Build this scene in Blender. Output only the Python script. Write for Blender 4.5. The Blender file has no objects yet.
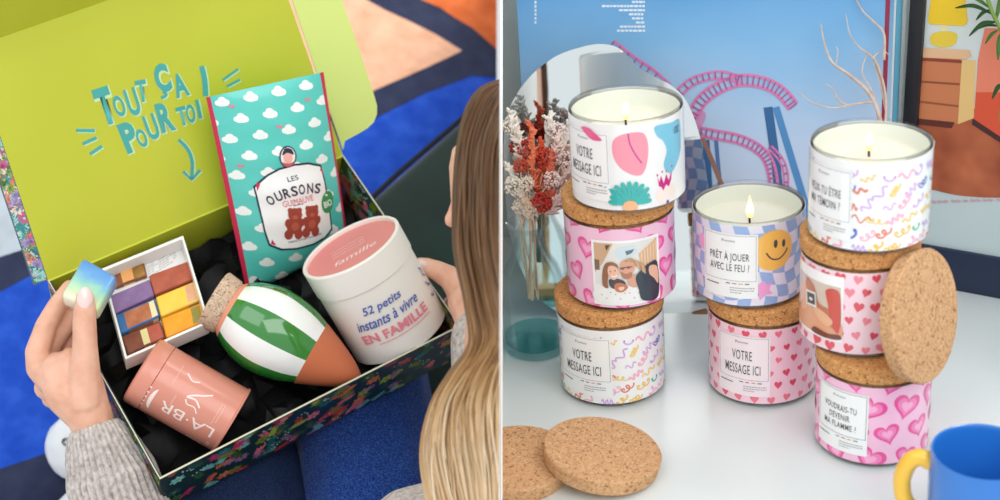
import bpy, bmesh, math, random
from math import sin, cos, pi, radians, sqrt, atan2
from mathutils import Vector, Matrix, noise
random.seed(7)
S = bpy.context.scene
COL = S.collection
# ------------------------------------------------------------------ camera
FPX = 1340.0
PITCH = radians(25.5); YAW = math.atan(250/FPX)
fR = Vector((0, cos(PITCH), -sin(PITCH))); rR = Vector((1, 0, 0)); UP = Vector((0, sin(PITCH), cos(PITCH)))
FW = (cos(YAW)*fR - sin(YAW)*rR).normalized()
RT = (cos(YAW)*rR + sin(YAW)*fR).normalized()
CP = Vector((0, 0, 1.30))
cd = bpy.data.cameras.new('camera'); cam = bpy.data.objects.new('camera', cd); COL.objects.link(cam)
cam.matrix_world = Matrix(((RT.x, UP.x, -FW.x, CP.x), (RT.y, UP.y, -FW.y, CP.y), (RT.z, UP.z, -FW.z, CP.z), (0, 0, 0, 1)))
cd.sensor_width = 36; cd.lens = FPX*36/1000; cd.clip_start = 0.02; cd.clip_end = 50
cd.dof.use_dof = True; cd.dof.focus_distance = 1.02; cd.dof.aperture_fstop = 5.8
S.camera = cam
# ------------------------------------------------------------------ world, light, exposure
w = bpy.data.worlds.new('world'); S.world = w; w.use_nodes = True
w.node_tree.nodes['Background'].inputs[0].default_value = (0.93, 0.97, 1.0, 1)
w.node_tree.nodes['Background'].inputs[1].default_value = 0.90
def area(name, loc, target, size, power, col=(1, 1, 1)):
    l = bpy.data.lights.new(name, 'AREA'); l.shape = 'RECTANGLE'; l.size = size[0]; l.size_y = size[1]; l.energy = power; l.color = col
    o = bpy.data.objects.new(name, l); COL.objects.link(o); o.location = loc
    o.rotation_euler = (Vector(target)-Vector(loc)).to_track_quat('-Z', 'Y').to_euler()
    return o
def cv(x, y, z):
    "vector from camera axes: right, up, towards the viewer"
    return RT*x + UP*y - FW*z
area('window_light', CP + cv(0.9, 1.5, -0.9), CP+cv(-.05, 0, -1.1), (1.1, 0.9), 26, (1.0, 0.98, 0.95))
area('left_fill', CP + cv(-0.9, 1.0, 0.5), CP+cv(0.1, 0, -1.1), (1.2, 1.2), 9, (0.95, 0.98, 1.0))  # added soft fill from behind and left of the camera, no actual lamp
area('front_fill', CP + cv(0.65, 0.8, 1.3), CP+cv(0.1, -.05, -1.1), (2.0, 1.4), 28, (1.0, 1.0, 1.0))  # added frontal fill to brighten table and back wall, not a window
S.view_settings.view_transform = 'Standard'; S.view_settings.look = 'None'; S.view_settings.gamma = 1
S.view_settings.use_curve_mapping = False; S.view_settings.exposure = 0.0
try:
    S.cycles.use_denoising = True; S.cycles.max_bounces = 12; S.cycles.transparent_max_bounces = 32; S.cycles.transmission_bounces = 10; S.cycles.caustics_reflective = False; S.cycles.caustics_refractive = False
except Exception: pass
# ------------------------------------------------------------------ picking points
def ray(x, y): return FW + RT*((x-500)/FPX) - UP*((y-250)/FPX)
def at(x, y, d): return CP + ray(x, y)*d
def hit(x, y, o, n):
    v = ray(x, y); return CP + v*((o-CP).dot(n)/v.dot(n))
ZT = 0.76
def onz(x, y, z): return hit(x, y, Vector((0, 0, z)), Vector((0, 0, 1)))
# ------------------------------------------------------------------ materials
def lin(c):
    return tuple(((v/255)/12.92 if v/255 <= .04045 else ((v/255+.055)/1.055)**2.4) for v in c)+(1.0,)
MC = {}
def mat(c, rough=.5, coat=0, metal=0, spec=.5, sss=0, key=None):
    k = (tuple(c), rough, coat, metal, spec, sss)
    if k in MC: return MC[k]
    m = bpy.data.materials.new(key or 'paint'); m.use_nodes = True
    b = m.node_tree.nodes['Principled BSDF']
    b.inputs['Base Color'].default_value = lin(c); b.inputs['Roughness'].default_value = rough
    b.inputs['Coat Weight'].default_value = coat; b.inputs['Coat Roughness'].default_value = .06
    b.inputs['Metallic'].default_value = metal; b.inputs['Specular IOR Level'].default_value = spec
    if sss:
        b.inputs['Subsurface Weight'].default_value = sss; b.inputs['Subsurface Radius'].default_value = (1, .35, .2); b.inputs['Subsurface Scale'].default_value = .006
    MC[k] = m; return m
def nodes(name, rough=.6, spec=.5):
    m = bpy.data.materials.new(name); m.use_nodes = True; nt = m.node_tree; b = nt.nodes['Principled BSDF']
    b.inputs['Roughness'].default_value = rough; b.inputs['Specular IOR Level'].default_value = spec
    tc = nt.nodes.new('ShaderNodeTexCoord')
    return m, nt, b, tc
def ramp(nt, fac, stops, interp='LINEAR'):
    r = nt.nodes.new('ShaderNodeValToRGB'); r.color_ramp.interpolation = interp
    while len(r.color_ramp.elements) < len(stops): r.color_ramp.elements.new(.5)
    for e, (p, c) in zip(r.color_ramp.elements, stops): e.position = p; e.color = lin(c)
    nt.links.new(fac, r.inputs[0]); return r
def noisy(name, cs, scale, rough=.7, bump=.0, detail=3, dist=.001, spec=.3, sheen=0):
    m, nt, b, tc = nodes(name, rough, spec)
    n = nt.nodes.new('ShaderNodeTexNoise'); n.inputs['Scale'].default_value = scale; n.inputs['Detail'].default_value = detail
    nt.links.new(tc.outputs['Object'], n.inputs['Vector'])
    k = len(cs); r = ramp(nt, n.outputs[0], [(.3+.4*i/(k-1), c) for i, c in enumerate(cs)])
    nt.links.new(r.outputs[0], b.inputs['Base Color'])
    if sheen: b.inputs['Sheen Weight'].default_value = sheen
    if bump:
        bp = nt.nodes.new('ShaderNodeBump'); bp.inputs['Strength'].default_value = bump; bp.inputs['Distance'].default_value = dist
        nt.links.new(n.outputs[0], bp.inputs['Height']); nt.links.new(bp.outputs[0], b.inputs['Normal'])
    return m
def cork(name, base, dark, light):
    m, nt, b, tc = nodes(name, .85, .2)
    v = nt.nodes.new('ShaderNodeTexVoronoi'); v.inputs['Scale'].default_value = 1000
    n = nt.nodes.new('ShaderNodeTexNoise'); n.inputs['Scale'].default_value = 330; n.inputs['Detail'].default_value = 4
    nt.links.new(tc.outputs['Object'], v.inputs['Vector']); nt.links.new(tc.outputs['Object'], n.inputs['Vector'])
    r1 = ramp(nt, v.outputs['Color'], [(.1, dark), (.32, base), (.7, base), (.95, light)])
    r2 = ramp(nt, n.outputs[0], [(.3, (150, 120, 95)), (.42, (255, 255, 255)), (1, (255, 255, 255))])
    mx = nt.nodes.new('ShaderNodeMix'); mx.data_type = 'RGBA'; mx.blend_type = 'MULTIPLY'; mx.inputs[0].default_value = .8
    nt.links.new(r1.outputs[0], mx.inputs[6]); nt.links.new(r2.outputs[0], mx.inputs[7]); nt.links.new(mx.outputs[2], b.inputs['Base Color'])
    bp = nt.nodes.new('ShaderNodeBump'); bp.inputs['Strength'].default_value = .5; bp.inputs['Distance'].default_value = .0005
    nt.links.new(n.outputs[0], bp.inputs['Height']); nt.links.new(bp.outputs[0], b.inputs['Normal'])
    return m
CORK = cork('cork', (205, 160, 116), (160, 110, 72), (228, 190, 150))
CORK2 = cork('cork_warm', (208, 150, 92), (165, 105, 58), (232, 185, 130))
CORKP = cork('cork_pale', (205, 178, 152), (150, 120, 95), (228, 208, 188))
def glass(name, c, rough=0.0, ior=1.45):
    m = bpy.data.materials.new(name); m.use_nodes = True; b = m.node_tree.nodes['Principled BSDF']
    b.inputs['Base Color'].default_value = lin(c); b.inputs['Transmission Weight'].default_value = 1; b.inputs['Roughness'].default_value = rough; b.inputs['IOR'].default_value = ior
    return m
def thin_glass(name, c, refl=1.0):
    m = bpy.data.materials.new(name); m.use_nodes = True; nt = m.node_tree; nt.nodes.clear()
    o = nt.nodes.new('ShaderNodeOutputMaterial'); t = nt.nodes.new('ShaderNodeBsdfTransparent'); g = nt.nodes.new('ShaderNodeBsdfGlossy'); mx = nt.nodes.new('ShaderNodeMixShader')
    t.inputs[0].default_value = lin(c); g.inputs['Roughness'].default_value = .02
    f = nt.nodes.new('ShaderNodeLayerWeight'); f.inputs['Blend'].default_value = .25
    mu = nt.nodes.new('ShaderNodeMath'); mu.operation = 'MULTIPLY'; mu.inputs[1].default_value = .75*refl
    nt.links.new(f.outputs['Fresnel'], mu.inputs[0]); nt.links.new(mu.outputs[0], mx.inputs[0])
    nt.links.new(t.outputs[0], mx.inputs[1]); nt.links.new(g.outputs[0], mx.inputs[2]); nt.links.new(mx.outputs[0], o.inputs[0]); return m
GLASS = thin_glass('clear_glass', (253, 254, 253), .7)
VASEG = thin_glass('vase_glass', (248, 253, 253), .4)
WAX = mat((226, 222, 206), .45, 0, 0, .4, .2, 'wax')
SKIN = noisy('skin', [(216, 160, 132), (226, 174, 148), (232, 184, 160)], 60, .5, .0)
SKIN.node_tree.nodes['Principled BSDF'].inputs['Subsurface Weight'].default_value = .25
SKIN.node_tree.nodes['Principled BSDF'].inputs['Subsurface Scale'].default_value = .006
SKIN.node_tree.nodes['Principled BSDF'].inputs['Subsurface Radius'].default_value = (1, .35, .2)
# ------------------------------------------------------------------ object helpers
MW = {}
def thing(name, label, cat, M=None, group=None):
    o = bpy.data.objects.new(name, None); COL.objects.link(o); o.empty_display_size = .02
    M = M or Matrix.Identity(4); o.matrix_world = M; MW[o] = M.copy()
    o['label'] = label; o['category'] = cat
    if group: o['group'] = group
    return o
def obj(name, bm, mats, parent=None, world=False, smooth=True, mw=None, label=None):
    if not isinstance(mats, (list, tuple)): mats = [mats]
    if parent is not None and world: bm.transform(MW[parent].inverted())
    me = bpy.data.meshes.new(name)
    bm.normal_update(); bm.to_mesh(me); bm.free()
    for m in mats: me.materials.append(m)
    if smooth:
        for p in me.polygons: p.use_smooth = True
        try: me.set_sharp_from_angle(angle=radians(38))
        except Exception: pass
    o = bpy.data.objects.new(name, me); COL.objects.link(o)
    M = mw or Matrix.Identity(4)
    if parent is not None:
        o.parent = parent; o.matrix_basis = M
        MW[o] = MW[parent] @ M
    else: o.matrix_world = M; MW[o] = M.copy()
    if label: o['label'] = label
    return o
def tag(o, label, cat, group=None, kind=None):
    o['label'] = label; o['category'] = cat
    if group: o['group'] = group
    if kind: o['kind'] = kind
    return o
def struct(o): o['kind'] = 'structure'; return o
def frame(o, ex, ey, ez=None):
    ex = ex.normalized(); ez = (ez or ex.cross(ey)).normalized(); ey = ez.cross(ex).normalized(); ex = ey.cross(ez).normalized()
    return Matrix(((ex.x, ey.x, ez.x, o.x), (ex.y, ey.y, ez.y, o.y), (ex.z, ey.z, ez.z, o.z), (0, 0, 0, 1)))
def axisframe(o, ez, front=None):
    "frame at o whose z is ez and whose -y looks along front (towards the viewer by default)"
    ez = ez.normalized(); fr = front or (CP-o)
    fr = (fr - ez*fr.dot(ez)).normalized(); ex = ez.cross(fr)
    ey = -fr
    return frame(o, ex, ey, ez)
def lathe(prof, n=64, bm=None, mi=None, close=False):
    bm = bm or bmesh.new(); rings = []
    for r, z in prof:
        if r < 1e-7: rings.append([bm.verts.new((0, 0, z))])
        else: rings.append([bm.verts.new((r*cos(2*pi*i/n), r*sin(2*pi*i/n), z)) for i in range(n)])
    for k in range(len(rings)-1):
        a, b = rings[k], rings[k+1]
        for i in range(n):
            j = (i+1) % n
            if len(a) == 1 and len(b) == 1: continue
            if len(a) == 1: f = bm.faces.new((a[0], b[j], b[i]))
            elif len(b) == 1: f = bm.faces.new((a[i], a[j], b[0]))
            else: f = bm.faces.new((a[i], a[j], b[j], b[i]))
            if mi: f.material_index = mi(k, i)
    bmesh.ops.recalc_face_normals(bm, faces=bm.faces)
    return bm
def tube(pts, rad, n=8, bm=None, closed=False, mi=0, ribs=None):
    bm = bm or bmesh.new(); pts = [Vector(p) for p in pts]; N = len(pts)
    rs = rad if isinstance(rad, (list, tuple)) else [rad]*N
    up = None; rings = []
    for i, p in enumerate(pts):
        if closed: t = (pts[(i+1) % N]-pts[i-1])
        else: t = pts[min(i+1, N-1)]-pts[max(i-1, 0)]
        t.normalize()
        if up is None: up = t.orthogonal().normalized()
        up = (up - t*up.dot(t)).normalized(); s = t.cross(up)
        ring = []
        for k in range(n):
            a = 2*pi*k/n; rr = rs[i]*(1+(ribs(a, i) if ribs else 0))
            ring.append(bm.verts.new(p+(up*cos(a)+s*sin(a))*rr))
        rings.append(ring)
    for i in range(N if closed else N-1):
        a, b = rings[i], rings[(i+1) % N]
        for k in range(n):
            f = bm.faces.new((a[k], a[(k+1) % n], b[(k+1) % n], b[k])); f.material_index = mi
    if not closed:
        f = bm.faces.new(rings[0][::-1]); f.material_index = mi
        f = bm.faces.new(rings[-1]); f.material_index = mi
    return bm
def spline(pts, n=8, closed=False):
    pts = [Vector(p) for p in pts]; N = len(pts); out = []
    for i in range(N if closed else N-1):
        if closed: p0, p1, p2, p3 = pts[i-1], pts[i], pts[(i+1) % N], pts[(i+2) % N]
        else: p0, p1, p2, p3 = pts[max(i-1, 0)], pts[i], pts[i+1], pts[min(i+2, N-1)]
        for k in range(n):
            t = k/n
            out.append(.5*((2*p1)+(p2-p0)*t+(2*p0-5*p1+4*p2-p3)*t*t+(3*p1-p0-3*p2+p3)*t**3))
    if not closed: out.append(pts[-1])
    return out
def box_bm(lo, hi, bevel=0, seg=2, bm=None):
    own = bm is None; bm = bm or bmesh.new()
    r = bmesh.ops.create_cube(bm, size=1)
    for v in r['verts']:
        v.co = Vector([lo[i]+(v.co[i]+.5)*(hi[i]-lo[i]) for i in range(3)])
    if bevel: bmesh.ops.bevel(bm, geom=[e for e in bm.edges if e.verts[0] in r['verts']] if not own else bm.edges[:], offset=bevel, segments=seg, affect='EDGES', profile=.5)
    return bm
def prism(pts, thick, bm=None, n=None):
    "closed polygon (3D, planar) extruded by vector thick"
    bm = bm or bmesh.new(); a = [bm.verts.new(p) for p in pts]; b = [bm.verts.new(Vector(p)+thick) for p in pts]
    fs = [bm.faces.new(a), bm.faces.new(b[::-1])]
    for i in range(len(a)):
        j = (i+1) % len(a); fs.append(bm.faces.new((a[j], a[i], b[i], b[j])))
    bmesh.ops.recalc_face_normals(bm, faces=fs); return bm
def clip(bm, side, eps=.0012):
    "cut against the dividing panel; side -1 keeps the left, +1 the right"
    n = RT*side
    bmesh.ops.bisect_plane(bm, geom=bm.verts[:]+bm.edges[:]+bm.faces[:], dist=1e-6, plane_co=CP+RT*side*eps, plane_no=-n, clear_outer=True)
    # keep the +n side (plane_no points to the removed side)
    es = [e for e in bm.edges if e.is_boundary]
    if es:
        try: bmesh.ops.holes_fill(bm, edges=es, sides=0)
        except Exception: pass
    return bm
# ------------------------------------------------------------------ 2D shapes
TXT = {}
def text2d(s, bold=0.0, space=1.0):
    k = (s, bold, space)
    if k not in TXT:
        c = bpy.data.curves.new('t', 'FONT'); c.body = s; c.size = 1; c.offset = bold; c.space_character = space
        c.resolution_u = 3; c.fill_mode = 'FRONT'
        o = bpy.data.objects.new('t', c); COL.objects.link(o); bpy.context.view_layer.update()
        me = o.to_mesh(); V = [(v.co.x, v.co.y) for v in me.vertices]; F = [tuple(p.vertices) for p in me.polygons]
        o.to_mesh_clear(); bpy.data.objects.remove(o); bpy.data.curves.remove(c)
        TXT[k] = (V, F)
    V, F = TXT[k]
    return V, F
def textfit(s, cx, cy, h=None, wd=None, rot=0, bold=0.0, shear=0, space=1.0, caph=None):
    V, F = text2d(s, bold, space)
    x0 = min(v[0] for v in V); x1 = max(v[0] for v in V)
    y0, y1 = (min(v[1] for v in V), max(v[1] for v in V))
    if caph: y0, y1 = 0, .70; h = caph
    sy = h/(y1-y0); sx = wd/(x1-x0) if wd else sy
    o = []
    for x, y in V:
        a = (x-(x0+x1)/2)*sx; b = (y-(y0+y1)/2)*sy; a += b*shear
        o.append((cx+a*cos(rot)-b*sin(rot), cy+a*sin(rot)+b*cos(rot)))
    return o, F
def poly(pts): return [tuple(p[:2]) for p in pts], [tuple(range(len(pts)))]
def blob(pts, n=6): return poly([(p.x, p.y) for p in spline([(a, b, 0) for a, b in pts], n, True)])
def ell(cx, cy, a, b, rot=0, n=20):
    return poly([(cx+a*cos(t)*cos(rot)-b*sin(t)*sin(rot), cy+a*cos(t)*sin(rot)+b*sin(t)*cos(rot)) for t in [2*pi*i/n for i in range(n)]])
def stroke(pts, wd, n=0, taper=False, closed=False):
    P = [Vector((a, b, 0)) for a, b in pts]
    if n: P = spline(P, n, closed)
    V = []; F = []; N = len(P)
    for i, p in enumerate(P):
        if closed: t = P[(i+1) % N]-P[i-1]
        else: t = P[min(i+1, N-1)]-P[max(i-1, 0)]
        if t.length < 1e-9: t = Vector((1, 0, 0))
        t.normalize(); s = Vector((-t.y, t.x, 0))*wd/2*((1-.8*i/N) if taper else 1)
        V += [(p.x+s.x, p.y+s.y), (p.x-s.x, p.y-s.y)]
        if i: F.append((2*i-2, 2*i-1, 2*i+1, 2*i))
    if closed: F.append((2*N-2, 2*N-1, 1, 0))
    return V, F
def heart(cx, cy, s, rot=0, sq=1.0):
    o = []
    for i in range(28):
        t = 2*pi*i/28; x = 16*sin(t)**3/17; y = (13*cos(t)-5*cos(2*t)-2*cos(3*t)-cos(4*t)+2)/17
        x *= s*sq; y *= s
        o.append((cx+x*cos(rot)-y*sin(rot), cy+x*sin(rot)+y*cos(rot)))
    return poly(o)
def rect(x0, y0, x1, y1): return poly([(x0, y0), (x1, y0), (x1, y1), (x0, y1)])
class Sheet:
    "flat printed shapes laid on a surface: fn(u, v, z) gives the point on it"
    def __init__(s, fn, eps=.00012, px=None): s.fn = fn; s.items = []; s.mats = []; s.eps = eps; s.px = px
    def mi(s, m):
        if m not in s.mats: s.mats.append(m)
        return s.mats.index(m)
    def add(s, shape, m, layer=1):
        V, F = shape
        if s.px: V = [s.px(a, b) for a, b in V]
        s.items.append((V, F, s.mi(m), layer))
    def build(s, bm=None, ucuts=(), vcuts=(), base=0, clipbox=None):
        t = bmesh.new()
        for V, F, mi, ly in s.items:
            vs = [t.verts.new((a, b, ly*s.eps)) for a, b in V]
            for f in F:
                try:
                    fc = t.faces.new([vs[i] for i in f]); fc.material_index = mi+base
                except Exception: pass
        bmesh.ops.triangulate(t, faces=[f for f in t.faces if len(f.verts) > 4])
        if clipbox:
            u0, v0, u1, v1 = clipbox
            for co, no in (((u0, 0, 0), (-1, 0, 0)), ((u1, 0, 0), (1, 0, 0)), ((0, v0, 0), (0, -1, 0)), ((0, v1, 0), (0, 1, 0))):
                bmesh.ops.bisect_plane(t, geom=t.verts[:]+t.edges[:]+t.faces[:], dist=1e-7, plane_co=co, plane_no=no, clear_outer=True)
        for c in ucuts: bmesh.ops.bisect_plane(t, geom=t.verts[:]+t.edges[:]+t.faces[:], dist=1e-7, plane_co=(c, 0, 0), plane_no=(1, 0, 0))
        for c in vcuts: bmesh.ops.bisect_plane(t, geom=t.verts[:]+t.edges[:]+t.faces[:], dist=1e-7, plane_co=(0, c, 0), plane_no=(0, 1, 0))
        bm = bm or bmesh.new(); mp = {}
        for v in t.verts: mp[v] = bm.verts.new(s.fn(v.co.x, v.co.y, v.co.z))
        for f in t.faces:
            try:
                n = bm.faces.new([mp[v] for v in f.verts]); n.material_index = f.material_index; n.smooth = True
            except Exception: pass
        t.free(); return bm
def plane_sheet(o, ex, ey, n, eps=.0002):
    "sheet on a plane; shapes may be given in photograph pixels through px"
    ex = ex.normalized(); ey = ey.normalized(); n = n.normalized()
    def px(a, b):
        p = hit(a, b, o, n)-o; return (p.dot(ex), p.dot(ey))
    return Sheet(lambda u, v, z: o+ex*u+ey*v+n*z, eps, px)
def frange(a, b, s):
    k = int((b-a)/s)+1; return [a+i*s for i in range(k)]
# ================================================================== THE DIVIDING PANEL
def pn(x, y, d, s): return at(500, y, d) + RT*s
T = .00085
bm = bmesh.new()
c8 = [at(500.6+(0), y, d)+RT*s for s in (0,) for y, d in ((-40, .90), (545, .90), (545, 2.3), (-40, 2.3))]
bm = prism(c8, RT*.0013)
struct(obj('wall_middle', bm, mat((252, 252, 248), .9, spec=.1), smooth=False))
# ================================================================== RIGHT SIDE: TABLE AND WALL
wood_w = noisy('white_lacquer', [(216, 224, 222), (222, 229, 227), (225, 231, 229)], 3, .22, spec=.45)
yb = onz(700, 283, ZT).y + .10
def clipR(bm): return clip(bm, 1, .0016)
bm = box_bm((-.6, .45, ZT-.03), (.85, yb, ZT), .002)
clipR(bm)
tb = thing('table', 'white glossy table top carrying the stacked candles', 'table', Matrix.Translation((0.3, .8, ZT)))
obj('table_top', bm, wood_w, tb, world=True)
for x, y in ((.10, .50), (.80, .50), (.80, yb-.06), (.10, yb-.06)):
    b2 = box_bm((x-.025, y-.025, .0), (x+.025, y+.025, ZT-.03), .002)
    if x > .05: obj('leg', b2, wood_w, tb, world=True)
bm = box_bm((-.7, yb+.001, .0), (1.3, yb+.03, 1.9)); clipR(bm)
struct(obj('wall_back', bm, noisy('grey_wall', [(222, 225, 218), (228, 231, 224)], 4, .9), smooth=False))
# ------------------------------------------------------------------ blue picture book with a roller coaster
pb0 = onz(527, 292, ZT); pb1 = onz(884, 280, ZT)
pb0 = Vector((pb0.x, pb1.y+.005, ZT)); 
ex = (pb1-pb0).normalized(); lean = Vector((0, .10, 1)).normalized(); nP = ex.cross(lean).normalized()
if nP.dot(CP-pb0) < 0: nP = -nP
lean = (lean-ex*lean.dot(ex)).normalized()
sky, nt, b, tc = nodes('printed_sky', .28, .5)
sep = nt.nodes.new('ShaderNodeSeparateXYZ'); nt.links.new(tc.outputs['Object'], sep.inputs[0])
mr = nt.nodes.new('ShaderNodeMapRange'); mr.inputs[1].default_value = .09; mr.inputs[2].default_value = .29
nt.links.new(sep.outputs[1], mr.inputs[0])
nz = nt.nodes.new('ShaderNodeTexNoise'); nz.inputs['Scale'].default_value = 9; nt.links.new(tc.outputs['Object'], nz.inputs['Vector'])
ad = nt.nodes.new('ShaderNodeMath'); ad.operation = 'MULTIPLY_ADD'; ad.inputs[1].default_value = .3; nt.links.new(nz.outputs[0], ad.inputs[0])
ml = nt.nodes.new('ShaderNodeMath'); ml.operation = 'SUBTRACT'; ml.inputs[1].default_value = .15; nt.links.new(mr.outputs[0], ml.inputs[0]); nt.links.new(ml.outputs[0], ad.inputs[2])
rp = ramp(nt, ad.outputs[0], [(.0, (196, 210, 230)), (.3, (176, 202, 228)), (.6, (128, 180, 220)), (.95, (72, 144, 202))])
nt.links.new(rp.outputs[0], b.inputs['Base Color'])
PM = frame(pb0, ex, lean, nP)
wP = (pb1-pb0).length; hP = .34
bk = thing('picture_book', 'large open picture book cover with pink roller coaster on blue sky', 'book', PM)
sh = plane_sheet(pb0, ex, lean, nP)
pink = mat((214, 128, 176), .3); pinkd = mat((178, 92, 150), .3); blue = mat((58, 104, 150), .3); brown = mat((160, 116, 100), .3)
def rails(pts, w1, gap, tie=6, m=pink, m2=pinkd, ly=3):
    P = spline([(a, b, 0) for a, b in pts], 8)
    for sg in (-1, 1):
        q = []
        for i, p in enumerate(P):
            t = (P[min(i+1, len(P)-1)]-P[max(i-1, 0)]).normalized(); q.append((p.x-t.y*sg*gap/2, p.y+t.x*sg*gap/2))
        sh.add(stroke(q, w1), m, ly)
    for i in range(0, len(P), max(1, tie//2)):
        p = P[i]; t = (P[min(i+1, len(P)-1)]-P[max(i-1, 0)]).normalized()
        sh.add(stroke([(p.x-t.y*gap/2, p.y+t.x*gap/2), (p.x+t.y*gap/2, p.y-t.x*gap/2)], 1.6), m2, ly+1)
sh.add(stroke([(768, 107), (776, 165), (782, 230)], 9, 4), blue, 2)
sh.add(stroke([(776, 107), (792, 160), (812, 225)], 7, 4), mat((82, 140, 190), .3), 2)
sh.add(stroke([(706, 140), (710, 200), (714, 240)], 7, 4), blue, 2)
sh.add(stroke([(716, 140), (722, 205)], 4, 4), mat((82, 120, 170), .3), 2)
sh.add(stroke([(700, 132), (712, 160), (726, 195)], 4.5, 4), brown, 2.5)
sh.add(stroke([(700, 132), (692, 142), (684, 156)], 4, 4), brown, 2.5)
rails([(612, 44), (632, 60), (650, 72), (668, 88)], 3, 8)
rails([(676, 96), (690, 83), (705, 77), (722, 75), (742, 80)], 2.6, 7)
rails([(692, 116), (703, 99), (720, 87), (742, 80), (764, 83), (781, 92), (793, 106)], 3.2, 10, 4)
rails([(693, 130), (712, 134), (738, 139), (757, 148), (768, 160), (773, 178), (774, 200)], 3, 8, 4)
rails([(770, 147), (783, 163), (786, 185), (780, 210)], 2.2, 4)
sh.add(blob([(680, 115), (705, 112), (700, 128), (684, 132)]), mat((206, 150, 190), .3), 1)
sh.add(blob([(683, 168), (704, 172), (706, 250), (683, 250)]), mat((214, 180, 206), .3), 1)
wt = mat((226, 236, 244), .4)
for i, (x0, x1) in enumerate([(632, 645), (602, 645), (619, 645), (629, 645), (632, 645), (636, 645), (620, 645), (617, 645)]):
    y = 2+i*4.1; k = x0
    while k < x1-1.5:
        s_ = random.uniform(2, 5); sh.add(rect(k, y-1.1, min(k+s_, x1), y+1.0), wt, 1); k += s_+.7
for i in range(6): sh.add(rect(534.5, 1+i*4, 536.5, 3.6+i*4), wt, 1)
bmx = box_bm((0, 0, -.004), (wP, hP, 0)); 
base_m = [sky]; 
for f in bmx.faces: f.material_index = 0
bmesh.ops.transform(bmx, matrix=PM, verts=bmx.verts)
sh.build(bmx, base=1)
cov = obj('cover', clipR(bmx), [sky]+sh.mats, bk, world=True, smooth=False)
# page block and spine edges on the right
def strip(x0, x1, c, name, zf, rough=.5, y1=hP):
    a = hit(x0, 60, pb0, nP)-pb0; c_ = hit(x1, 60, pb0, nP)-pb0
    bm = box_bm((a.dot(ex), 0, -.012), (c_.dot(ex), y1, zf), .0004)
    obj(name, bm, mat(c, rough), bk)
strip(883.5, 888, (150, 34, 62), 'red_edge', .0006)
strip(888.3, 894.5, (214, 222, 224), 'page_edge', .0000)
strip(894.7, 900.0, (92, 170, 198), 'blue_edge', .0005)
strip(900.2, 904.6, (200, 208, 208), 'page_edge', -.001)
# ------------------------------------------------------------------ framed print on the right
q1 = onz(1000, 297, ZT); q0 = onz(905, 279, ZT)
exF = (q1-q0).normalized(); upF = Vector((0, .03, 1)); upF = (upF-exF*upF.dot(exF)).normalized(); nF = exF.cross(upF).normalized()
if nF.dot(CP-q0) < 0: nF = -nF
FM = frame(q0, exF, upF, nF)
fr = thing('framed_print', 'framed art print of a yellow lamp beside an orange sofa', 'picture', FM)
fs = plane_sheet(q0, exF, upF, nF)
ux = lambda x, y: fs.px(x, y)
wl = ux(919, 120)[0]; hb = ux(960, 250)[1]; WF = .30; HF = .42
blk = mat((26, 28, 32), .35); nav = mat((24, 40, 66), .4)
obj('frame_side', box_bm((ux(904.8, 120)[0], 0, -.01), (wl, HF, .006), .001), blk, fr)
obj('frame_side', box_bm((WF, 0, -.01), (WF+.015, HF, .006), .001), blk, fr)
obj('frame_bottom', box_bm((wl, 0, -.01), (WF, hb, .004), .001), nav, fr)
obj('frame_top', box_bm((wl, HF-.015, -.01), (WF, HF, .006), .001), blk, fr)
art = box_bm((wl, hb, -.006), (WF, HF-.015, 0))
margin = mat((186, 202, 202), .35)
bmesh.ops.transform(art, matrix=FM, verts=art.verts)
M_ = lambda *c: mat(c, .35)
fs.add(poly([(916, -20), (1060, -20), (1060, 120), (916, 120)]), M_(206, 214, 210), 1)
floorp, nt, b, tc = nodes('printed_floorboards', .35)
wv = nt.nodes.new('ShaderNodeTexNoise'); wv.inputs['Scale'].default_value = 30; nt.links.new(tc.outputs['Object'], wv.inputs['Vector'])
rp = ramp(nt, wv.outputs[0], [(.3, (140, 66, 40)), (.7, (186, 104, 66))]); nt.links.new(rp.outputs[0], b.inputs['Base Color'])
fs.add(blob([(914, 112), (960, 108), (1020, 112), (1060, 120), (1060, 190), (1010, 197), (965, 196), (935, 190), (914, 182)]), floorp, 2)
fs.add(poly([(932, -6), (965, -6), (968, 22), (964, 26), (930, 24), (928, 20)]), M_(232, 194, 40), 3)
fs.add(blob([(932, 34), (946, 31), (957, 34), (955, 44), (944, 47), (932, 44)]), M_(226, 196, 62), 3)
fs.add(rect(940, 24, 948, 33), M_(220, 214, 170), 2)
fs.add(poly([(917, 47), (970, 50), (972, 56), (966, 59), (917, 57)]), M_(222, 178, 138), 4)
fs.add(poly([(917, 57), (962, 59), (958, 124), (917, 118)]), M_(196, 120, 78), 3)
fs.add(poly([(917, 80), (960, 83), (960, 85), (917, 82)]), M_(140, 76, 50), 4)
fs.add(poly([(917, 57), (962, 60), (962, 63), (917, 60)]), M_(140, 60, 48), 4)
fs.add(poly([(917, 100), (959, 105), (959, 107), (917, 102)]), M_(150, 84, 56), 4)
fs.add(poly([(917, 118), (955, 122), (952, 128), (917, 124)]), M_(92, 44, 32), 4)
fs.add(poly([(985, 28), (1060, 28), (1060, 92), (976, 92), (978, 60)]), M_(226, 128, 100), 3)
fs.add(poly([(976, 92), (1060, 92), (1060, 135), (1003, 140), (974, 122)]), M_(214, 84, 54), 3)
fs.add(poly([(973, 118), (1003, 138), (1003, 144), (972, 124)]), M_(70, 40, 40), 4)
fs.add(poly([(962, 60), (976, 60), (974, 118), (958, 124)]), M_(224, 186, 120), 2.5)
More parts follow.
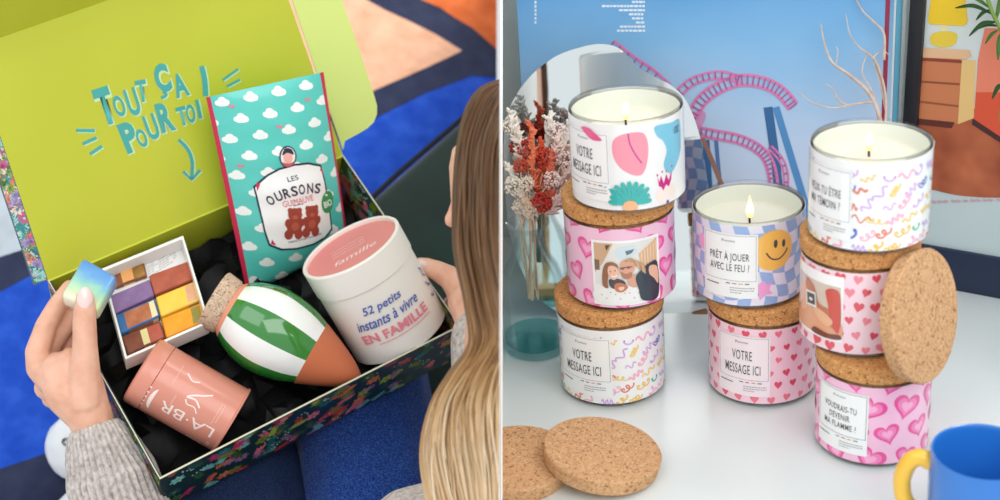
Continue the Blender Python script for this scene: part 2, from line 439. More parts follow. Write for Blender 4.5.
for i in range(16):
    x = 918+i*6.5+random.uniform(-1, 1); y = 203-(x-918)*.03
    fs.add(stroke([(x, y), (x+1.2, y-2.5), (x+2.4, y+.5), (x+3.6, y-1.8), (x+4.6, y)], .8, 3), M_(206, 150, 158), 3)
for f in art.faces: f.material_index = 0
fs.build(art, base=1)
tmp = clipR(art)
obj('print', tmp, [margin]+fs.mats, fr, world=True, smooth=False)
# ------------------------------------------------------------------ wavy mirror
mo = onz(665, 313, ZT)+Vector((0, 0, .004)); exM = Vector((1, .1, 0)).normalized(); upM = Vector((-.02, .20, 1)); upM = (upM-exM*upM.dot(exM)).normalized()
nM = exM.cross(upM).normalized()
if nM.dot(CP-mo) < 0: nM = -nM
mm = plane_sheet(mo, exM, upM, nM)
out = [(508, 112), (527, 80), (553, 58), (578, 48), (601, 44), (620, 49), (637, 66), (655, 77), (672, 86), (687, 102), (699, 133), (706, 170), (712, 220), (714, 270), (706, 309), (680, 317), (640, 320), (590, 322), (540, 300), (514, 250), (506, 200), (504, 150)]
P = spline([(*mm.px(a, b), 0) for a, b in out], 6, True)
MM = frame(mo, exM, upM, nM)
mi_ = thing('table_mirror', 'frameless wavy mirror with wooden foot standing behind candles', 'mirror', MM)
mirm = mat((235, 240, 240), .02, 0, 1)
bm = prism([p for p in P], Vector((0, 0, -.003))); bm.transform(MM); clipR(bm)
obj('mirror_glass', bm, mirm, mi_, world=True, smooth=False)
Pw = [p for p in P if p.y < .022]
lo = [mm.px(a, b) for a, b in [(604, 322), (640, 321), (680, 318.5), (708, 311)]]
bm = tube([(a, b-.001, .001) for a, b in lo], .0035, 8)
obj('wooden_foot', bm, noisy('walnut', [(120, 84, 60), (150, 108, 78)], 80, .5), mi_)
# ------------------------------------------------------------------ candles
R_ = .040
def cyl_sheet(Rr):
    return Sheet(lambda u, v, z: Vector(((Rr+z)*sin(u/Rr), -(Rr+z)*cos(u/Rr), v)), .00013)
V0, V1 = .0045, .0666
ink = mat((60, 62, 64), .4, 1); inkl = mat((150, 152, 154), .4, 1)
def PC(*c): return mat(c, .4, 1)
white = PC(240, 241, 240)
def label(s, deg, lines, wd=.041, top=.0605, bot=.0105, frame_c=None, th=.0078, paper=None, tw=1.0):
    c = radians(deg)*R_; paper = paper or PC(243, 244, 243); fc = frame_c or inkl
    mid = bot+.0135
    s.add(rect(c-wd/2, bot, c+wd/2, top), paper, 4)
    a = .0005
    x0, x1, y0, y1 = c-wd/2+.0012, c+wd/2-.0012, mid, top-.0012
    for q in ((x0, y0, x1, y0+a*.6), (x0, y1-a*.6, x1, y1), (x0, y0, x0+a*.6, y1), (x1-a*.6, y0, x1, y1)): s.add(rect(*q), fc, 5)
    s.add(textfit('P', c-.0042, y1-.0042, h=.002, rot=.0), ink, 6)
    s.add(stroke([(c-.003+i*.0007, y1-.0045+(.0006 if i % 2 else -.0004)) for i in range(12)], .0004), ink, 6)
    n = len(lines); cy = (y0+y1)/2-.003 + (n-1)*th*.75
    for i, (t, wf) in enumerate(lines):
        s.add(textfit(t, c, cy-i*th*1.5, caph=th, wd=wf, bold=.002, space=1.1), ink, 6)
    # small print under the frame
    s.add(rect(x0+.001, mid-.0042, x0+.012, mid-.0035), ink, 6)
    for k in range(3):
        x = c+.001; e = c+.018-(k == 2)*.009
        while x < e:
            q = random.uniform(.0008, .0022); s.add(rect(x, mid-.0056-k*.0019, min(x+q, e), mid-.0050-k*.0019), inkl, 6); x += q+.0004
    for k, cc in enumerate(((40, 60, 130), (190, 60, 40), (220, 150, 60), (60, 60, 60))):
        s.add(rect(c-.002+k*.0045, mid-.0023, c+.001+k*.0045, mid-.0016), PC(*cc), 6)
def pat_hearts_big(s, h1=(234, 74, 152), h2=(244, 128, 186), h3=(250, 172, 210), sz=.0078, seed=1):
    rnd = random.Random(seed); n = 10
    for i in range(n):
        for j in range(4):
            u = -pi*R_+(i+.5*(j % 2))*2*pi*R_/n; v = .008+j*.0205
            r = rnd.uniform(-.5, .5); u += rnd.uniform(-.0012, .0012); q = rnd.uniform(.85, 1.1)*sz
            s.add(heart(u, v, q, r), PC(*h1), 1); s.add(heart(u, v+.0002, q*.72, r), PC(*h2), 2); s.add(heart(u, v+.0003, q*.42, r), PC(*h3), 3)
def pat_hearts_small(s, c1=(222, 70, 96), c2=(236, 112, 132), seed=2, sz=.0037):
    rnd = random.Random(seed); n = 21
    for i in range(n):
        for j in range(6):
            u = -pi*R_+(i+.5*(j % 2))*2*pi*R_/n+rnd.uniform(-.0008, .0008); v = .008+j*.0108+rnd.uniform(-.001, .001)
            s.add(heart(u, v, sz*rnd.uniform(.85, 1.15), rnd.uniform(-.35, .35), .82), PC(*(c1 if rnd.random() < .6 else c2)), 1)
def pat_squiggle(s, seed=3):
    rnd = random.Random(seed)
    cols = [(240, 196, 92), (214, 178, 222), (226, 120, 92), (92, 190, 150), (92, 110, 200), (244, 176, 196), (240, 206, 120), (206, 172, 226)]
    n = 21; k = 0
    for i in range(n):
        for j in range(6):
            u = -pi*R_+(i+.5*(j % 2))*2*pi*R_/n+rnd.uniform(-.002, .002); v = .007+j*.0098+rnd.uniform(-.0015, .0015)
            c = cols[rnd.randrange(len(cols))]; a = rnd.uniform(-.2, 1.1); L = rnd.uniform(.008, .0135); am = rnd.uniform(.0014, .0028); w_ = rnd.uniform(.0010, .0017)
            fq = rnd.choice([1.5, 2, 2.5, 3]); loop = rnd.random() < .35; pts = []
            for t in range(25):
                t /= 24; x = (t-.5)*L; y = am*sin(t*2*pi*fq)
                if loop: x += am*.9*cos(t*2*pi*fq)
                pts.append((u+x*cos(a)-y*sin(a), v+x*sin(a)+y*cos(a)))
            s.add(stroke(pts, w_), PC(*c), 1)
def pat_checker(s):
    n = 26; c1 = PC(150, 178, 224)
    du = 2*pi*R_/n; dv = .0098
    wp = lambda u, v: (u+.0022*sin(v*150), v+.0020*sin(u*130+.8))
    for i in range(n):
        for j in range(-1, 8):
            if (i+j) % 2: continue
            u = -pi*R_+i*du; v = j*dv; pts = []
            for a, b in [(0, 0), (.33, 0), (.66, 0), (1, 0), (1, .33), (1, .66), (1, 1), (.66, 1), (.33, 1), (0, 1), (0, .66), (0, .33)]:
                pts.append(wp(u+a*du, v+b*dv))
            s.add(poly(pts), c1, 1)
def candle(name, label_t, px, py, z, deco, sc=1.0, open_=True, bg=white, lid=True, group='candle jars', wax=.0535, lidm=CORK2, rot=0, flame=None, lid_d=(0, 0)):
    p = onz(px, py, z)
    fr_ = Vector((CP.x-p.x, CP.y-p.y, 0))
    M = axisframe(Vector((p.x, p.y, z)), Vector((0, 0, 1)), fr_) @ Matrix.Scale(sc, 4)
    t = thing('candle', label_t, 'candle', M, group)
    H = .069
    prof = [(0, .0008), (.030, .0), (.0365, .0008), (.0390, .003), (.0396, .006), (.0396, H-.001), (.0390, H), (.0383, H-.0006), (.0378, H-.002), (.0378, .008), (.036, .006), (0, .006)]
    obj('glass_jar', lathe(prof, 72), GLASS, t)
    W = []
    wx = lathe([(0, .0062), (.0373, .0066), (.0376, .008), (.0376, H-.0035), (.0372, H-.004), (.0370, wax+.001), (.0360, wax-.0006), (.02, wax-.0012), (0, wax-.0014)], 64)
    obj('wax', wx, WAX, t)
    s = cyl_sheet(.0402)
    deco(s)
    bm = bmesh.new(); n = 96
    rings = [[bm.verts.new((r*sin(2*pi*i/n), -r*cos(2*pi*i/n), v)) for i in range(n)] for r, v in ((.03985, V0), (.0402, V0), (.0402, V1), (.03985, V1))]
    for k in range(4):
        a, b = rings[k], rings[(k+1) % 4]
        for i in range(n): bm.faces.new((a[i], a[(i+1) % n], b[(i+1) % n], b[i]))
    bmesh.ops.recalc_face_normals(bm, faces=bm.faces)
    s.build(bm, ucuts=frange(-.126, .126, .0028), base=1, clipbox=(-pi*.0402, V0, pi*.0402, V1))
    obj('printed_wrap', bm, [bg]+s.mats, t)
    if open_:
        fx, fy, fh = flame or (0, 0, .017)
        obj('wick', tube([(fx, fy, wax-.002), (fx-.0003, fy, wax+.002), (fx+.0006, fy, wax+.0045), (fx+.0016, fy, wax+.0058)], [.0008, .0008, .0009, .0006], 8), mat((40, 30, 26), .9), t)
        fl = obj('flame', lathe([(0, 0), (.0016, .001), (.0027, .004), (.0027, .0065), (.0018, .011), (.0008, .0145), (0, fh)], 20), FLAME, t, mw=Matrix.Translation((fx, fy, wax+.0025)))
    if lid:
        lr = .0408; h = .0128
        bm = lathe([(0, H-.008), (.0365, H-.008), (.0372, H-.006), (.0374, H+.0002), (lr-.0008, H+.0002), (lr, H+.001), (lr+.0004, H+h-.0015), (lr-.0006, H+h-.0002), (lr-.002, H+h), (0, H+h)], 72)
        obj('cork_lid', bm, lidm, t, mw=Matrix.Translation((lid_d[0], lid_d[1], 0)))
    return t
fm = bpy.data.materials.new('flame'); fm.use_nodes = True; nt = fm.node_tree; nt.nodes.clear()
em = nt.nodes.new('ShaderNodeEmission'); om = nt.nodes.new('ShaderNodeOutputMaterial'); tc = nt.nodes.new('ShaderNodeTexCoord'); sp = nt.nodes.new('ShaderNodeSeparateXYZ')
nt.links.new(tc.outputs['Object'], sp.inputs[0]); mr = nt.nodes.new('ShaderNodeMapRange'); mr.inputs[2].default_value = .016
nt.links.new(sp.outputs[2], mr.inputs[0]); rp = ramp(nt, mr.outputs[0], [(0, (250, 170, 70)), (.3, (255, 226, 150)), (.6, (255, 248, 220)), (1, (255, 210, 120))])
nt.links.new(rp.outputs[0], em.inputs[0]); em.inputs[1].default_value = 2.6; nt.links.new(em.outputs[0], om.inputs[0])
FLAME = fm
STEP = .0818
def th(deg): return radians(deg)*.0402
# --- left stack
def dL1(s):
    label(s, -47, [('VOTRE', .016), ('MESSAGE ICI', .028)])
    s.add(blob([(-.0335, .0625), (-.030, .0585), (-.024, .055), (-.017, .0555), (-.021, .0595), (-.027, .063)]), PC(228, 84, 140), 7)
    s.add(blob([(-.009, .056), (-.001, .0605), (.011, .060), (.0145, .050), (.013, .037), (.009, .030), (.002, .031), (-.006, .037), (-.010, .046)]), PC(244, 150, 168), 1)
    s.add(stroke([(.001, .0605), (.002, .053), (.0055, .045), (.0095, .0385)], .0011, 5), PC(206, 70, 150), 2)
    s.add(blob([(.020, .063), (.034, .062), (.045, .06), (.046, .04), (.038, .029), (.031, .026), (.026, .033), (.029, .043), (.026, .051), (.021, .056)]), PC(120, 196, 222), 1)
    for i in range(5):
        for j in range(3): s.add(ell(.0375+i*.0012-.0006*(j % 2), .0535+j*.0018, .0004, .0006), PC(50, 60, 110), 3)
    cx, cy = .0005, .0088
    for k in range(11):
        a = radians(8+k*16.4); L = .0175 if 1 < k < 9 else .015
        dx, dy = cos(a), sin(a); q = []
        for t, w_ in ((.22, .0006), (.5, .0012), (.8, .0018), (.95, .0014), (1, .0004)):
            q.append((t*L, w_))
        pts = [(cx+dx*t-dy*w_, cy+dy*t+dx*w_) for t, w_ in q]+[(cx+dx*t+dy*w_, cy+dy*t-dx*w_) for t, w_ in q[::-1]]
        s.add(poly(pts), PC(44, 178, 172), 7)
    s.add(blob([(cx-.0045, cy-.0035), (cx-.004, cy+.0015), (cx, cy+.0032), (cx+.004, cy+.0015), (cx+.0045, cy-.0035)]), PC(240, 182, 130), 8)
    s.add(blob([(.020, .016), (.034, .018), (.036, .009), (.026, .005), (.020, .009)]), PC(248, 232, 222), 1)
    s.add(poly([(.0205, .0265), (.022, .022), (.0235, .0265), (.0255, .020), (.028, .0265), (.030, .021), (.0335, .028), (.0325, .021), (.030, .0165), (.0275, .019), (.025, .015), (.0235, .018), (.0215, .019)]), PC(206, 30, 130), 2)
    for q in ((.0205, .0275), (.0245, .029), (.028, .0285), (.0335, .0305)): s.add(ell(q[0], q[1], .0006, .0009), PC(206, 30, 130), 2)
    s.add(ell(.0285, .0055, .0013, .0015), PC(70, 110, 200), 2)
    for i in range(5): s.add(ell(-.016+i*.0032, .0215-(i % 2)*.0012, .0012, .0004, .3), PC(44, 178, 172), 7)
def photo_couple(s, deg):
    c = th(deg); w_, h_ = .0465, .0475; y0 = .0085
    s.add(rect(c-w_/2-.002, y0-.002, c+w_/2+.002, y0+h_+.002), PC(248, 246, 246), 4)
    X = lambda a: c-w_/2+a*w_; Y = lambda b: y0+(1-b)*h_
    def pl(pts, col, ly): s.add(poly([(X(a), Y(b)) for a, b in pts]), PC(*col), ly)
    def bl(pts, col, ly): s.add(blob([(X(min(max(a, .005), .995)), Y(min(max(b, .005), .995))) for a, b in pts]), PC(*col), ly)
    pl([(0, 0), (1, 0), (1, 1), (0, 1)], (226, 226, 220), 5)
    pl([(0, 0), (.3, 0), (.12, .35), (0, .5)], (206, 168, 132), 6); pl([(0, .28), (.08, .28), (.08, .45), (0, .45)], (120, 88, 70), 7)
    pl([(.18, .03), (.26, .02), (.2, .12)], (90, 80, 70), 7)
    pl([(1, 0), (1, .45), (.72, .42), (.68, .2)], (224, 182, 140), 6)
    for i in range(6): pl([(.72+i*.05, .16-i*.02), (.735+i*.05, .15-i*.02), (.745+i*.05, .5), (.73+i*.05, .5)], (240, 214, 182), 7)
    bl([(.35, .1), (.6, .05), (.66, .18), (.4, .26)], (206, 222, 230), 6)
    pl([(.48, .13), (.62, .11), (.58, .17), (.5, .2)], (90, 110, 112), 7)
    bl([(.0, .70), (.14, .72), (.3, .74), (.5, .70), (.68, .80), (.72, 1), (.0, 1)], (236, 238, 236), 8)
    for k in range(9): s.add(ell(X(.1+.07*k), Y(.86+.06*sin(k*2)), .0005, .0004), PC(130, 130, 140), 9)
    bl([(.17, .34), (.27, .30), (.36, .35), (.35, .45), (.24, .46), (.2, .62), (.2, .74), (.12, .7), (.12, .5)], (146, 98, 72), 9)
    bl([(.22, .38), (.29, .36), (.36, .41), (.37, .50), (.33, .58), (.27, .59), (.21, .50)], (236, 184, 158), 10)
    s.add(stroke([(X(.26), Y(.52)), (X(.30), Y(.545)), (X(.345), Y(.52))], .0009, 4), PC(250, 244, 240), 12)
    s.add(ell(X(.25), Y(.455), .0005, .0004), PC(70, 50, 46), 12); s.add(ell(X(.32), Y(.44), .0005, .0004), PC(70, 50, 46), 12)
    bl([(.22, .60), (.36, .58), (.46, .64), (.44, .74), (.26, .74)], (60, 56, 66), 9)
    bl([(.40, .32), (.48, .27), (.58, .30), (.62, .40), (.56, .52), (.46, .55), (.39, .48)], (222, 160, 132), 11)
    bl([(.40, .46), (.48, .50), (.56, .48), (.56, .56), (.48, .59), (.42, .55)], (176, 112, 84), 12)
    for k in range(7): s.add(stroke([(X(.46+.02*k), Y(.29)), (X(.56+.03*k), Y(.26+.02*k)), (X(.62+.025*k), Y(.36+.03*k))], .0013, 4), PC(*((196, 150, 106), (170, 124, 84), (214, 176, 130))[k % 3]), 12)
    s.add(stroke([(X(.39), Y(.40)), (X(.50), Y(.385)), (X(.58), Y(.39))], .0006), PC(60, 50, 50), 13)
    s.add(ell(X(.43), Y(.405), .0013, .0010), PC(110, 90, 86), 13); s.add(ell(X(.52), Y(.395), .0013, .0010), PC(110, 90, 86), 13)
    bl([(.62, .58), (.72, .46), (.86, .38), (.99, .42), (.99, .98), (.72, .98), (.66, .78)], (34, 48, 62), 12)
    bl([(.84, .44), (.93, .44), (.99, .52), (.99, .76), (.92, .66), (.84, .56)], (226, 178, 150), 13)
    bl([(.50, .58), (.60, .52), (.66, .62), (.62, .74), (.52, .70)], (214, 158, 130), 11)
    bl([(.30, .68), (.36, .64), (.44, .66), (.50, .72), (.42, .80), (.32, .78)], (196, 112, 74), 13)
    bl([(.36, .72), (.44, .71), (.43, .76), (.38, .77)], (236, 200, 176), 14)
def dL2(s): pat_hearts_big(s, seed=5, sz=.0098); photo_couple(s, 6)
def dL3(s): pat_squiggle(s, 3); label(s, -34, [('VOTRE', .0165), ('MESSAGE ICI', .030)], wd=.046)
candle('candle', 'closed glass candle with coloured squiggle print at the bottom of the left stack', 613.5, 381.5, ZT, dL3, 1, False)
candle('candle', 'closed pink candle with large hearts and a couple photo, middle of left stack', 622, 288, ZT+STEP, dL2, 1, False, bg=PC(244, 196, 220))
candle('candle', 'lit white candle with pink and blue leaf shapes atop the left stack', 629, 193.5, ZT+2*STEP, dL1, 1, True, lid=False, flame=(.000, -.001, .0175))
# --- middle stack
def dM2(s): pat_hearts_small(s, seed=8); label(s, -21, [('VOTRE', .015), ('MESSAGE ICI', .027)], paper=PC(244, 230, 234))
def dM1(s):
    pat_checker(s)
    cx, cy = th(26), .0465
    s.add(ell(cx, cy, .0155, .0155, 0, 30), PC(246, 190, 84), 2)
    s.add(ell(cx+.001, cy+.005, .0015, .0032), ink, 3); s.add(ell(cx+.0075, cy+.004, .0014, .003), ink, 3)
    s.add(stroke([(cx-.006, cy-.001), (cx-.002, cy-.006), (cx+.004, cy-.007), (cx+.0095, cy-.003), (cx+.0105, cy-.0005)], .0011, 6), ink, 3)
    s.add(blob([(.006, .020), (.0105, .024), (.013, .021), (.0165, .022), (.015, .0165), (.017, .013), (.012, .0125), (.008, .009), (.007, .0145), (.003, .016)]), PC(240, 160, 210), 2)
    s.add(blob([(-.042, .05), (-.036, .055), (-.030, .05), (-.034, .043), (-.040, .044)]), PC(240, 170, 212), 2)
    label(s, -20, [('PRÊT À JOUER', .029), ('AVEC LE FEU ?', .029)], th=.0056)
candle('candle', 'closed pale pink candle with small red hearts under the chequered one', 762, 381, ZT, dM2, 1, False, bg=PC(246, 206, 218))
candle('candle', 'lit candle with blue chequered print and yellow smiley on middle stack', 748.5, 286, ZT+STEP, dM1, 1, True, lid=False, bg=PC(232, 228, 240), flame=(.001, -.002, .0185))
# --- right stack
def dR3(s): pat_hearts_big(s, seed=11, sz=.0108); label(s, -33, [('VOUDRAIS-TU', .026), ('DEVENIR', .0165), ('MA FLAMME ?', .026)], frame_c=ink, th=.0048, wd=.042)
def dR2(s):
    pat_hearts_small(s, (226, 74, 92), (240, 132, 150), 21, .0044)
    c = th(-46); w_, h_ = .042, .0405; y0 = .0145
    s.add(rect(c-w_/2-.002, y0-.002, c+w_/2+.002, y0+h_+.008), PC(250, 248, 248), 4)
    X = lambda a: c-w_/2+a*w_; Y = lambda b: y0+(1-b)*h_
    def bl(pts, col, ly): s.add(blob([(X(min(max(a, .005), .995)), Y(min(max(b, .005), .995))) for a, b in pts]), PC(*col), ly)
    s.add(rect(X(0), Y(1), X(1), Y(0)), PC(214, 196, 180), 5)
    bl([(.0, .45), (.3, .5), (.7, .45), (1, .6), (1, 1), (.4, 1), (0, .95)], (226, 160, 122), 6)
    bl([(.3, .05), (.5, .12), (.62, .4), (.9, .42), (1, .2), (1, .8), (.7, .7), (.5, .55), (.3, .4)], (196, 118, 88), 7)
    bl([(.75, .1), (.99, .12), (.99, .85), (.85, .7), (.8, .4)], (206, 74, 60), 8)
    bl([(.5, .5), (.7, .52), (.88, .66), (.8, .78), (.6, .68)], (232, 178, 142), 9)
    bl([(.1, .3), (.3, .2), (.34, .55), (.2, .7), (.08, .6)], (236, 184, 150), 7)
    s.add(poly([(X(.3), Y(.25)), (X(.55), Y(.22)), (X(.58), Y(.5)), (X(.33), Y(.53))]), PC(236, 232, 228), 10)
    s.add(poly([(X(.34), Y(.29)), (X(.53), Y(.26)), (X(.55), Y(.46)), (X(.36), Y(.49))]), PC(70, 60, 58), 11)
    s.add(ell(X(.45), Y(.38), .002, .0012), PC(220, 220, 220), 12)
    bl([(.55, .88), (.8, .92), (1, .9), (1, 1), (.5, 1)], (110, 50, 44), 9)
def dR1(s): pat_squiggle(s, 3); label(s, -46, [('VEUX-TU ÊTRE', .028), ('MA TÉMOIN ?', .027)], wd=.043, th=.0058)
candle('candle', 'closed pink candle with large magenta hearts at the foot of the right stack', 870.5, 438, ZT, dR3, .96, False, bg=PC(244, 190, 216))
cR2 = candle('candle', 'closed pink candle with small red hearts and belly photo, middle of right stack', 856.5, 332, ZT+STEP*.96, dR2, .96, False, bg=PC(248, 216, 226))
candle('candle', 'lit candle with coloured squiggle print on top of the right stack', 867.5, 232, ZT+2*STEP*.96, dR1, .96, True, lid=False, flame=(-.001, .004, .015), wax=.0555)
# ------------------------------------------------------------------ loose cork lids
def lid_bm(r=.0405, h=.0115): return lathe([(0, 0), (r-.0022, 0), (r-.0012, .0006), (r-.0004, h*.5), (r, h-.0012), (r-.0007, h-.0002), (r-.002, h), (0, h)], 80)
h_l = .0118
pA = onz(513.5, 457, ZT+h_l)
bm = lid_bm(.0412, h_l); bm.transform(Matrix.Translation((pA.x, pA.y, ZT))); clipR(bm)
tag(obj('cork_lid', bm, CORK), 'flat round cork lid on the table partly under the tilted one', 'lid', 'loose cork lids')
pB = onz(600, 449, ZT+.018)
tB = Vector((.17, .03, 1)).normalized()
MB_ = axisframe(Vector((pB.x, pB.y, ZT+.0070)), tB)
tag(obj('cork_lid', lid_bm(.0410, h_l), CORK, mw=MB_), 'round cork lid on the table tilted onto another lid', 'lid', 'loose cork lids')
MJ = MW[cR2]; exJ = MJ.col[0].xyz.normalized(); frJ = -MJ.col[1].xyz.normalized(); phi = radians(63)
nh = exJ*sin(phi)+frJ*cos(phi); tg = exJ*cos(phi)-frJ*sin(phi)
nL = (nh*1.0+tg*0+Vector((0, 0, .22))).normalized()
cL = MJ.translation + nh*.0462 - tg*.015 + Vector((0, 0, .0335))
tag(obj('cork_lid', lid_bm(.0440, .0105), CORK, mw=axisframe(cL, nL)), 'round cork lid standing on edge against the right candle stack', 'lid', 'loose cork lids')
# ------------------------------------------------------------------ mug
pm = onz(984, 451, ZT+.072)
MG = axisframe(Vector((pm.x, pm.y, ZT)), Vector((0, 0, 1)))
mg = thing('mug', 'bright blue mug with a thick yellow handle at the table edge', 'mug', MG)
obj('cup', lathe([(0, .003), (.026, .003), (.0285, 0), (.0298, .002), (.0304, .01), (.0306, .070), (.0300, .072), (.0290, .0716), (.0280, .069), (.0278, .01), (.026, .006), (0, .006)], 80), mat((40, 116, 200), .25, .6), mg)
hd = [(-.0296, .0600), (-.036, .0625), (-.0420, .058), (-.0455, .046), (-.0440, .032), (-.038, .024), (-.0296, .021)]
rotv = Vector((cos(radians(2)), sin(radians(2)), 0))
obj('handle', tube([Vector((rotv.x*p.x, rotv.y*p.x, p.z)) for p in spline([(a, 0, b) for a, b in hd], 6)], .0054, 16), mat((244, 190, 58), .3, .5), mg)
# ------------------------------------------------------------------ glass vase and dried flowers
pv = onz(537, 347, ZT)
MV = axisframe(Vector((pv.x, pv.y, ZT)), Vector((0, 0, 1)))
k = .0262/.033
outp = [(0, .0015), (.022, .0), (.0255, .0012), (.0272, .005), (.0272, .045), (.0262, .060), (.022, .074), (.0158, .084), (.0128, .092), (.0124, .102), (.0145, .108), (.0178, .112)]
inp = [(.0172, .1128), (.0132, .1085), (.0108, .102), (.0112, .092), (.0142, .0835), (.0205, .073), (.0247, .0595), (.0256, .045), (.0256, .009), (.022, .0068), (0, .006)]
vs_ = thing('glass_vase', 'pale blue-green glass bottle vase holding dried flowers', 'vase', MV)
bm = lathe(outp+inp, 64); bm.transform(MV); clipR(bm)
obj('bottle', bm, VASEG, vs_, world=True)
bm = lathe([(0, .0062), (.0225, .0064), (.0253, .009), (.0254, .0135), (0, .0135)], 48); bm.transform(MV); clipR(bm)
obj('thick_base', bm, thin_glass('teal_glass', (200, 236, 238), .3), vs_, world=True)
bq = thing('dried_bouquet', 'dried bouquet of red, orange and cream flowers in the glass vase', 'flowers', MV)
vaseTop = Vector((pv.x, pv.y, ZT+.108)); dv = (vaseTop-CP).dot(FW)
def stemtube(x, y, dd, r=.0007):
    a = Vector((pv.x+random.uniform(-.005, .005), pv.y+random.uniform(-.005, .005), ZT+.045)); m = Vector((pv.x+random.uniform(-.006, .006), pv.y+random.uniform(-.006, .006), ZT+.108))
    return tube(spline([a, m, at(x, y, dv+dd)], 6), r, 5)
creams = [mat(c, .8) for c in ((246, 238, 226), (238, 224, 208), (246, 222, 212), (222, 198, 170))]
def safe(bm): return clipR(bm)
pod = 0
stems = bmesh.new()
for (x, y, dd, rr, c) in ((527, 150, .0, .0085, (196, 62, 46)), (541, 203, -.012, .0085, (192, 54, 42)), (521, 166, -.005, .0065, (206, 84, 60)), (545, 158, .0, .009, (206, 70, 48)), (516, 147, .01, .006, (200, 70, 54)), (514, 186, -.006, .0080, (244, 236, 222)), (526, 184, -.012, .0065, (238, 226, 206)), (510, 126, .006, .0070, (244, 236, 222)), (531, 212, -.012, .0060, (232, 216, 194)), (552, 180, -.006, .0075, (246, 224, 214)), (557, 132, .008, .0085, (246, 230, 222)), (519, 207, -.008, .0060, (240, 230, 214)), (564, 160, .004, .0075, (246, 222, 212))):
    bm = bmesh.new(); c0 = at(x, y, dv+dd)
    for i in range(150):
        d = Vector((random.gauss(0, 1), random.gauss(0, 1), random.gauss(0, 1))).normalized()
        p = c0+d*rr*random.uniform(.6, 1); bmesh.ops.create_icosphere(bm, subdivisions=1, radius=rr*.13, matrix=Matrix.Translation(p))
    obj('flower_head', safe(bm), mat(c, .85), bq, world=True)
    s_ = stemtube(x, y, dd); obj('stem', safe(s_), creams[3], bq, world=True)
def plume(x0, y0, x1, y1, dd, wd, n=70):
    bm = bmesh.new(); a = at(x0, y0, dv+dd); b = at(x1, y1, dv+dd-.005); ax = (b-a)
    for i in range(n):
        t = random.random(); p = a+ax*t; d = (ax.normalized()*.7+Vector((random.gauss(0, 1), random.gauss(0, 1), random.gauss(0, 1)))*.45).normalized()
        L = wd*random.uniform(.5, 1)*(1.1-t*.6)
        tube([p, p+d*L*.5+Vector((0, 0, -.0005)), p+d*L], [.0009, .0014, .0006], 5, bm)
    tube([a, b], .0007, 5, bm)
    return bm
for q in ((537, 196, 530, 122, .0, .009, (230, 110, 74)), (543, 190, 540, 140, .004, .009, (226, 96, 62)), (532, 190, 533, 130, -.004, .008, (236, 130, 92)), (548, 205, 552, 150, -.002, .008, (226, 120, 90))):
    obj('plume', safe(plume(*q[:6])), mat(q[6], .85), bq, world=True)
for q in ((540, 215, 510, 110, .006, .013, 0), (535, 215, 519, 190, -.006, .008, 1), (538, 212, 560, 135, .008, .014, 2), (540, 212, 572, 120, .012, .016, 0), (530, 214, 508, 165, .002, .011, 0), (545, 214, 575, 160, .006, .014, 2), (530, 214, 516, 125, .012, .013, 1), (540, 214, 550, 115, .014, .016, 0), (545, 214, 566, 190, -.002, .010, 2), (534, 214, 524, 200, -.01, .007, 3)):
    obj('plume', safe(plume(*q[:6], n=110)), creams[q[6]], bq, world=True)
# long pink leaves on the right of the bouquet
for (x0, y0, x1, y1, dd) in ((545, 212, 578, 170, .0), (545, 212, 580, 188, -.002), (543, 210, 572, 140, .006), (548, 208, 582, 150, .004), (543, 210, 560, 125, .004), (546, 214, 577, 205, .002)):
    a, b = at(x0, y0, dv+dd), at(x1, y1, dv+dd); m = (a+b)/2+UP*.004; s_ = (b-a).cross(FW).normalized()
    bm = bmesh.new(); pts = spline([a, m, b], 8); V_ = []
    for i, p in enumerate(pts):
        t = i/(len(pts)-1); w_ = .0032*sin(pi*min(1, t*1.0+.02))**.7+.0003
        V_.append([bm.verts.new(p+s_*w_*k+FW*abs(k)*-.0012) for k in (-1, 0, 1)])
    for i in range(len(V_)-1):
        for j in range(2): bm.faces.new((V_[i][j], V_[i][j+1], V_[i+1][j+1], V_[i+1][j]))
    bmesh.ops.solidify(bm, geom=bm.faces[:], thickness=.0005)
    obj('dry_leaf', safe(bm), mat((226, 182, 166), .8), bq, world=True)
# pink vase-side vessel behind
# ------------------------------------------------------------------ dried twig in front of the book
tw = thing('dried_branch', 'pale dried branch leaning before the blue picture book', 'branch', Matrix.Translation(onz(880, 285, ZT)))
dB = (hit(850, 60, pb0, nP)-CP).dot(FW)-.02
twm = noisy('dry_twig', [(190, 160, 140), (216, 200, 190)], 120, .8)
bm = bmesh.new()
def tw_(pts, r0, r1, d0=0):
    P = spline([at(a, b, dB+d0+.0004*i) for i, (a, b) in enumerate(pts)], 6); n = len(P)
    tube(P, [r0+(r1-r0)*i/(n-1) for i in range(n)], 7, bm)
foot = onz(880, 285, ZT)
main = spline([foot, at(884, 180, dB+.0), at(880, 120, dB), at(868, 92, dB), at(848, 74, dB), at(832, 62, dB), at(824, 42, dB), at(821, 24, dB)], 6)
tube(main, [.0024-.0019*i/(len(main)-1) for i in range(len(main))], 8, bm)
tw_([(883, 150), (886, 100), (876, 62), (860, 48), (850, 34), (846, 14)], .0013, .0003)
tw_([(886, 110), (880, 80), (874, 58), (884, 52), (890, 56)], .0013, .0004, .003)
tw_([(884, 60), (884, 34), (874, 22), (862, 10), (854, -6)], .0012, .0005, -.002)
tw_([(874, 102), (855, 104), (835, 108), (815, 104), (798, 92)], .0011, .0003)
tw_([(848, 106), (838, 100), (834, 90), (826, 84)], .0010, .0003)
tw_([(880, 118), (872, 92), (862, 72), (868, 52)], .0010, .0004, .002)
tw_([(836, 64), (838, 52), (836, 46)], .0006, .0003)
obj('twigs', bm, twm, tw, world=True)
